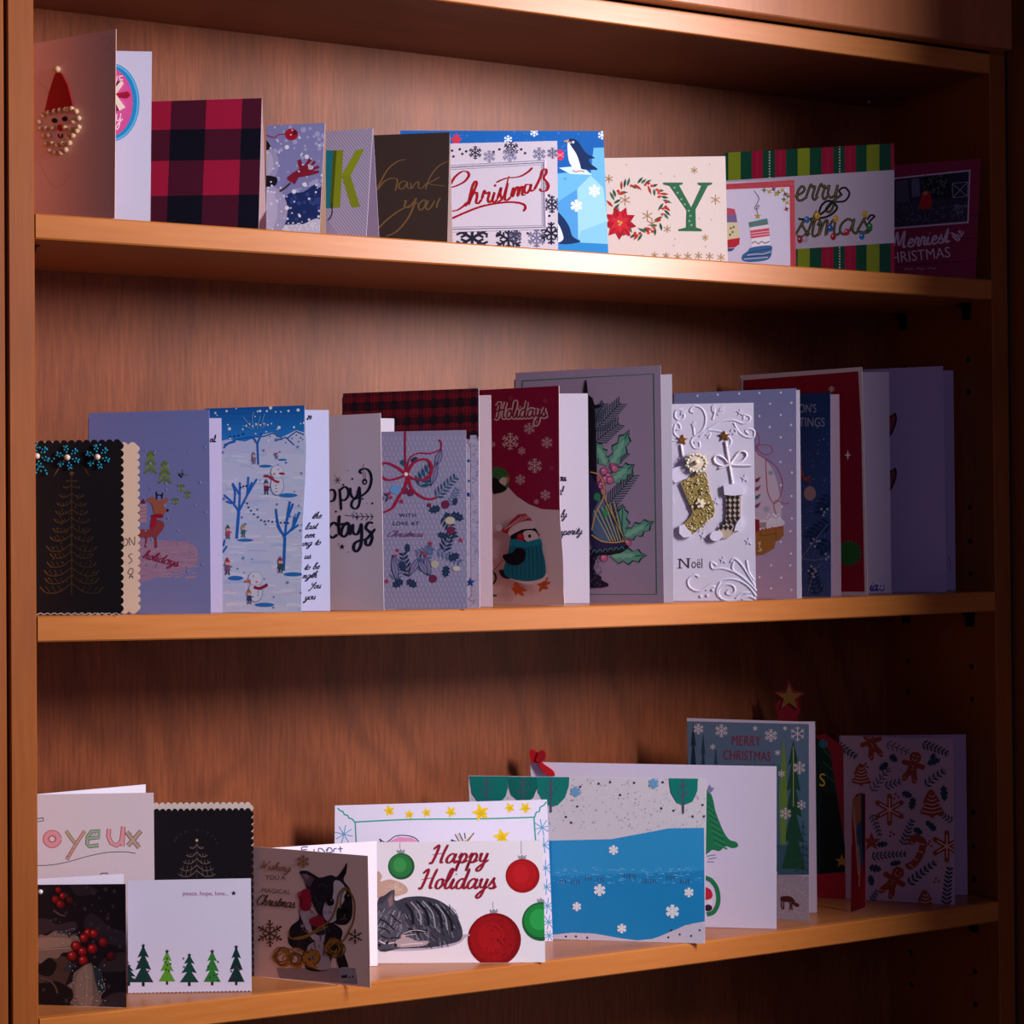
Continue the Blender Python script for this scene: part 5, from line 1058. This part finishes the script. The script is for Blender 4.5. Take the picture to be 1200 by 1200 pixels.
L('#14141c', 5, '520,560 545,570 575,600/515,590 540,595 560,612/560,540 580,560 600,575/560,630 590,628 612,640/525,620 550,632'); E('#c8a0a4', 608, 622, 9, 6); F('#b4a4ac', '580,640 620,625 660,640 700,640 690,655 640,662 590,662', 1); L('#d8ccd4', 5, '520,640 545,650 575,645/600,655 640,650 680,648'); L('#e8e4ee', 1.6, '610,612 650,600 690,605/612,620 655,615'); Ds('#101018', '548,648 580,655 520,655', 6)
part('red_script'); rs = '#9c1c34'
script(rs, 8, 'Happy', 708, 352, 34, -1, .3, .45, .1, sx=1.18); script(rs, 8, 'Holidays', 668, 446, 37, 0, .3, .45, .06, sx=1.08)
# --- puppy card
card('small card with a black and white puppy in gold ribbon, overhanging the shelf edge', 3, (298, .064), (434, -.018), (297, 992, 431, 1003), '#f4d4ca', back=(442.5, .052, 300, 990.5, 442, 985.5), inner='#efe9f4')
fr(*M_); part('puppy_print'); bk = '#1c1a26'
F('#a08c90', '140,740 430,740 440,800 150,778'); 
F(bk, '232,520 222,560 190,590 182,640 200,665 240,680 250,745 330,748 345,700 375,640 382,600 340,570', 1)
F(bk, '372,620 388,680 405,740 375,745 360,700', 1); F('#a89ca8', '375,740 405,738 430,758 434,775 380,790 372,765', 1); F(bk, '378,768 400,765 402,776 380,778'); Ds('#3c2c34', '410,775 422,772', 4)
F('#c4b4bc', '225,530 260,520 300,560 320,600 310,650 280,640 250,600', 1); F('#b8a8b4', '255,660 300,640 330,690 340,740 290,745 262,700', 1); F('#2c2a38', '270,560 300,575 320,610 296,620 270,600', 1)
F('#24222e', '224,384 250,380 275,392 300,405 340,396 362,402 385,375 400,350 398,385 388,415 412,450 420,500 418,550 400,578 370,580 335,570 305,560 282,520 262,480 250,445 238,410', 1)
F('#6c5460', '232,392 258,396 280,410 262,440 246,430'); F('#9c7c88', '232,392 250,392 262,402 250,415'); F('#14121a', '392,365 396,385 384,405 374,398')
F('#e0d6dc', '352,420 372,418 392,440 396,470 384,500 362,520 345,500 350,460', 1); F('#c8bcc8', '318,500 345,495 372,520 362,560 335,572 312,545', 1); F('#16141c', '365,520 400,515 416,530 410,560 385,580 362,565', 1)
E('#0c0a12', 338, 495, 15, 16); E('#8c8c9c', 342, 489, 4); E('#0c0a12', 402, 478, 13, 15); E('#8c8c9c', 405, 472, 4); E('#0a0810', 392, 528, 14, 10); L('#6a5a68', 3, '392,540 388,556 372,562/388,556 402,560'); L('#4c4858', 3, '290,440 310,430 330,440/280,470 290,500 300,530')
fur(60, 260, 420, 340, 540, 60, ('#3c3a4c', '#14121c'), 12, 2, 12); fur(50, 200, 590, 340, 700, 80, ('#34323f', '#50485a'), 13, 2.4, 14); fur(30, 230, 530, 300, 600, 80, ('#dcd0d8', '#9c8c98'), 14, 2, 10)
F('#a81c3c', '232,455 258,448 268,480 266,520 245,530 226,518 224,490', 1); F('#c8405c', '218,460 232,455 230,485 218,480'); F('#a01c34', '262,560 300,545 318,570 300,590 268,580', 1); F('#8c142c', '222,478 230,470 240,500 228,520')
part('gold_ribbon_print'); gdc = 'f#c0964c'
L(gdc, 7, '205,630 250,620 300,590 340,560 362,510 370,470 390,445 412,460 428,500 425,560 410,600 385,640 350,650'); L(gdc, 5, '185,600 190,628 230,632 280,610 330,585/400,440 380,470 376,520')
R = random.Random(9)
for cx, cy, rx, ry in ((165, 700, 44, 38), (210, 705, 46, 36), (265, 705, 34, 28), (360, 665, 40, 40)):
    for i in range(7): S.inc = .12; L(gdc if i % 3 else '#6c4c1c', 5, ell(cx+R.uniform(-8, 8), cy+R.uniform(-6, 6), rx*R.uniform(.4, 1), ry*R.uniform(.4, 1), R.uniform(0, 90), 14), 0, closed=True)
S.inc = 1.0; L(gdc, 12, '240,715 265,690 290,680 288,712 255,722 290,740')
part('gold_snowflake_print'); flake('#5c4430', 115, 612, 42, 6, 2); Ds('#5c4430', [(115+46*cos(i*1.047+.5), 612+46*sin(i*1.047+.5)) for i in range(6)], 5); flake('#4c3828', 430, 624, 22, 4, 1); Ds('#4c3828', [(430+24*cos(i*1.047+.5), 624+24*sin(i*1.047+.5)) for i in range(6)], 4); flake(gdc, 238, 346, 24, 4, 2)
part('gold_lettering'); gl = '#6a4c34'; script('f#c0986c', 3.5, 'Wishing', 78, 372, 15, 6, .3, .3, sx=1.25); text(gl, 'YOU A', 98, 412, 17, 2, 1.0); text(gl, 'MAGICAL', 82, 460, 17, 4, 1.05); script(gl, 4.5, 'Christmas', 62, 505, 19, 5, .3, .3, sx=1.05)
on_back(); fr(*M_); part('child_handwriting'); L('#3c4c8c', 4, '255,292 232,294 236,312/236,303 252,302/278,300 278,312/295,312 295,298 308,300 318,312/322,305 330,298 325,312 345,310 340,296 328,296/350,312 352,298/352,300 362,297/375,290 376,312/366,300 384,298', n=3)
# --- peace hope love
card('white card reading peace, hope, love above a row of little fir trees', 3, (150, .05), (295, .0134), (150, 1032, 294, 1029.3), '#d9d6ee')
fr(*Lf); part('purple_lettering'); text('#8c1c6c', 'peace, hope, love...', 829, 578, 19, 0, 1.04, sp=.97); star('#1c1430', 1060, 568, 13, 5.5)
for q in ((585, 905, 972, 80, '#0c3430'), (650, 812, 972, 92, '#0c3834'), (758, 838, 968, 74, '#5c9c2c'), (859, 855, 972, 86, '#0c4438'), (963, 838, 970, 78, '#2c7c34'), (1072, 818, 970, 76, '#0c3030')):
    part('fir_tree_print'); fir(q[4], q[0], q[1]-8, q[2], q[3], 3, '#14241c', .3); star('#1c1430', q[0], q[1]-6, 11, 5)
    R = random.Random(q[0]); Ds('#4c2440' if q[0] not in (758, 963) else '#1c3420', [(q[0]+R.uniform(-q[3]*.34, q[3]*.34), q[2]-R.uniform(4, 120)*.9) for _ in range(6)], 4.5)
part('punched_edge_print'); Ds('#3c1c34', [(590+i*17.4, 1024-i*.35) for i in range(32)], 4.5)
# --- holly photo
card('dark photo card of frosted holly leaves with red berries', 3, (38, .047), (148, .0056), (38, 1037, 147, 1036), '#1a1420', back=(146, .036, 34, 1035, 144, 1024), inner='#dcd6e8')
fr(*H2); part('blurred_foliage_print'); flood('#17101a', .0006)
F('#3c2c34', '265,470 330,460 400,500 520,480 540,530 480,560 380,540 265,580', 1); F('#2c222c', '590,480 640,420 720,470 770,520 880,560 880,650 700,620 620,560', 1); F('#33262c', '700,780 760,720 880,700 880,820 800,830 720,830', 1); F('#4c3630', '265,780 330,800 400,720 500,760 470,900 400,1000 330,920 265,900', 1); F('#120c12', '265,800 340,740 400,780 360,860 280,850', 1); F('#2c222a', '500,215 620,225 690,270 560,300 510,260', 1); F('#3a2c30', '700,1080 760,1000 880,980 880,1080', 1); F('#100a10', '270,930 400,900 480,960 490,1075 275,1070', 1)
L('#5c463e', 12, '280,880 340,890 385,930 405,985/375,400 420,430 460,440'); scat('#3c3038', 280, 230, 880, 1070, 60, 6, 16, 3)
part('holly_leaf_print')
F('#8a6e62', '270,585 330,578 385,545 430,560 480,575 550,590 560,640 500,690 440,700 400,740 340,735 270,770', 1); F('#a48474', '270,600 380,590 480,600 500,640 400,660 270,665', 1); L('#bfa08c', 4, '270,680 380,672 500,665'); F('#3c4a4c', '380,540 400,560 440,565 520,580 550,590 540,560 500,570 440,545')
F('#7c645c', '600,780 640,770 660,800 715,815 720,870 745,960 710,1000 715,1050 690,1085 650,1075 600,1085 540,1085 490,1050 520,1010 510,960 470,930 510,900 520,840 560,810', 0); F('#94786c', '600,790 640,800 650,900 640,1075 560,1060 530,960 545,850', 1); F('#27343a', '650,780 715,815 720,880 742,960 700,990 670,900'); F('#2c363c', '500,780 540,770 480,830 440,830 470,790'); L('#b39a88', 4, '600,790 612,900 606,1080')
scat('#e0d4cc', 490, 780, 740, 1080, 50, 1.5, 4, 5); scat('#c8c0bc', 380, 530, 560, 640, 26, 1.5, 4, 6); scat('#f0ecf0', 690, 880, 740, 1040, 14, 2, 4.5, 7)
part('red_berry_print')
for x, y, r_, k in ((620, 560, 34, 0), (660, 565, 34, 0), (590, 595, 34, 0), (725, 625, 36, 1), (535, 650, 36, 0), (650, 670, 38, 0), (580, 690, 34, 0), (508, 720, 36, 0), (585, 752, 36, 0), (780, 720, 34, 2), (410, 258, 24, 1), (440, 300, 24, 0), (390, 325, 30, 1), (425, 358, 32, 1), (490, 330, 28, 2)):
    c = (('#5c0a10', '#8c1018', '#b81c20', '#e89080'), ('#4c0a12', '#740e16', '#94161c', '#c04848'), ('#2c0a12', '#4c0c14', '#5c1018', '#6c1c24'))[k]
    E(c[0], x, y, r_); E(c[1], x-2, y-3, r_*.8); E(c[2], x-4, y-6, r_*.5); E(c[3], x-r_*.25, y-r_*.3, r_*.16)
part('rhinestone'); fr(*H2); Bead('s#e8e4f0', 288, 268, 18)
# --- scalloped black tree card
card('black scalloped card with a pale line-drawn tree, left end of the lowest shelf', 3, (180, .105), (294.5, .06), (180, 951, 294, 950), '#141018', outline=scallop(0, r=.0022, n_w=16, n_h=24, bottom=False), back=(295, .068, 180, 947, 292.5, 943), inner='#e0d4cc')
fr(*Lf); part('line_tree_print'); wl = '#8c8078'
star('#e0c890', 893, 328, 9, 4); L('#5c5450', 1.6, '893,335 893,505', 0)
for y, w_ in ((360, 32), (395, 48), (425, 62), (455, 76), (480, 84)):
    for s_ in (-1, 1):
        L(wl, 2.4, [(893, y-15), (893+s_*w_*.4, y+w_*.12), (893+s_*w_*.8, y+w_*.12), (893+s_*w_, y)], n=4)
        for f in (.35, .6, .85): L(wl, 1.6, [(893+s_*w_*f, y+w_*.12), (893+s_*w_*(f-.05), y-w_*.14)], 0)
part('arched_lettering')
for i, ch in enumerate('WARM WISHES'):
    a = radians(-170+i*16); text('#4c4450', ch, 893+92*cos(a)-5, 348+60*sin(a), 11, math.degrees(a)+90, 1)
# replaced back panel keeps its own scalloped edge
# --- joyeux
card("child's white card with the hand-drawn word Joyeux, at the far left", 3, (24, .122), (182, .082), (24, 931.5, 180, 929), '#d8ccd4', back=(172, .14, 24, 928, 167, 919.5), inner='#dcd8e8')
fr(*Lf); part('joyeux_drawing')
def outl(c, cf, s, w_=11):
    L(c, w_+5, s, 0, n=4); L(cf, w_, s, 0)
L('#1c4c3c', 17, '140,242 198,232', 0); L('#1c4c3c', 16, '158,238 156,300 140,340', 0); L('#d8ccd4', 10, '140,242 195,233/158,238 156,300 140,340', 0)
for w_, c in ((28, '#b03850'), (22, '#dc98a0')): L(c, w_, ell(237, 322, 29, 27, 0, 20), 0, closed=True)
L('#b03850', 2, ell(237, 322, 14, 13), 0, closed=True)
for w_, a_, b_ in ((16, '#8c5a4c', '#6c5c3c'), (11, '#c89c8c', '#b8a880')): L(a_, w_, '385,285 345,345 303,416', 0); L(b_, w_, '300,285 318,312 340,340', 0)
for w_, c in ((17, '#1c5c44'), (11, '#a0b498')): L(c, w_, '398,320 448,315 450,285 415,288 398,310 396,345 405,356 448,350', 0)
L('#1c5c44', 2.5, '412,300 425,303 438,296')
for w_, c in ((20, '#a8304c'), (14, '#e0a0a8')): L(c, w_, '495,275 492,310 505,340 530,352 552,330 560,265/560,270 555,355', 0)
for w_, c in ((20, '#6c5448'), (14, '#b8a090')): L(c, w_, '575,290 605,330 632,362/640,285 610,320 580,352', 0)
L('#8c4c40', 2, '590,300 600,292/600,315 612,305/612,330 624,320/622,345 634,336/300,400 312,402/312,385 324,388/325,365 336,368/338,342 350,346')
L('#2c4c4c', 3, '160,442 230,440 310,425 400,400 480,384 560,380 615,387'); L('#1c4c44', 4, '455,492 458,478 488,476 490,492/385,494 400,490', 0)
end()
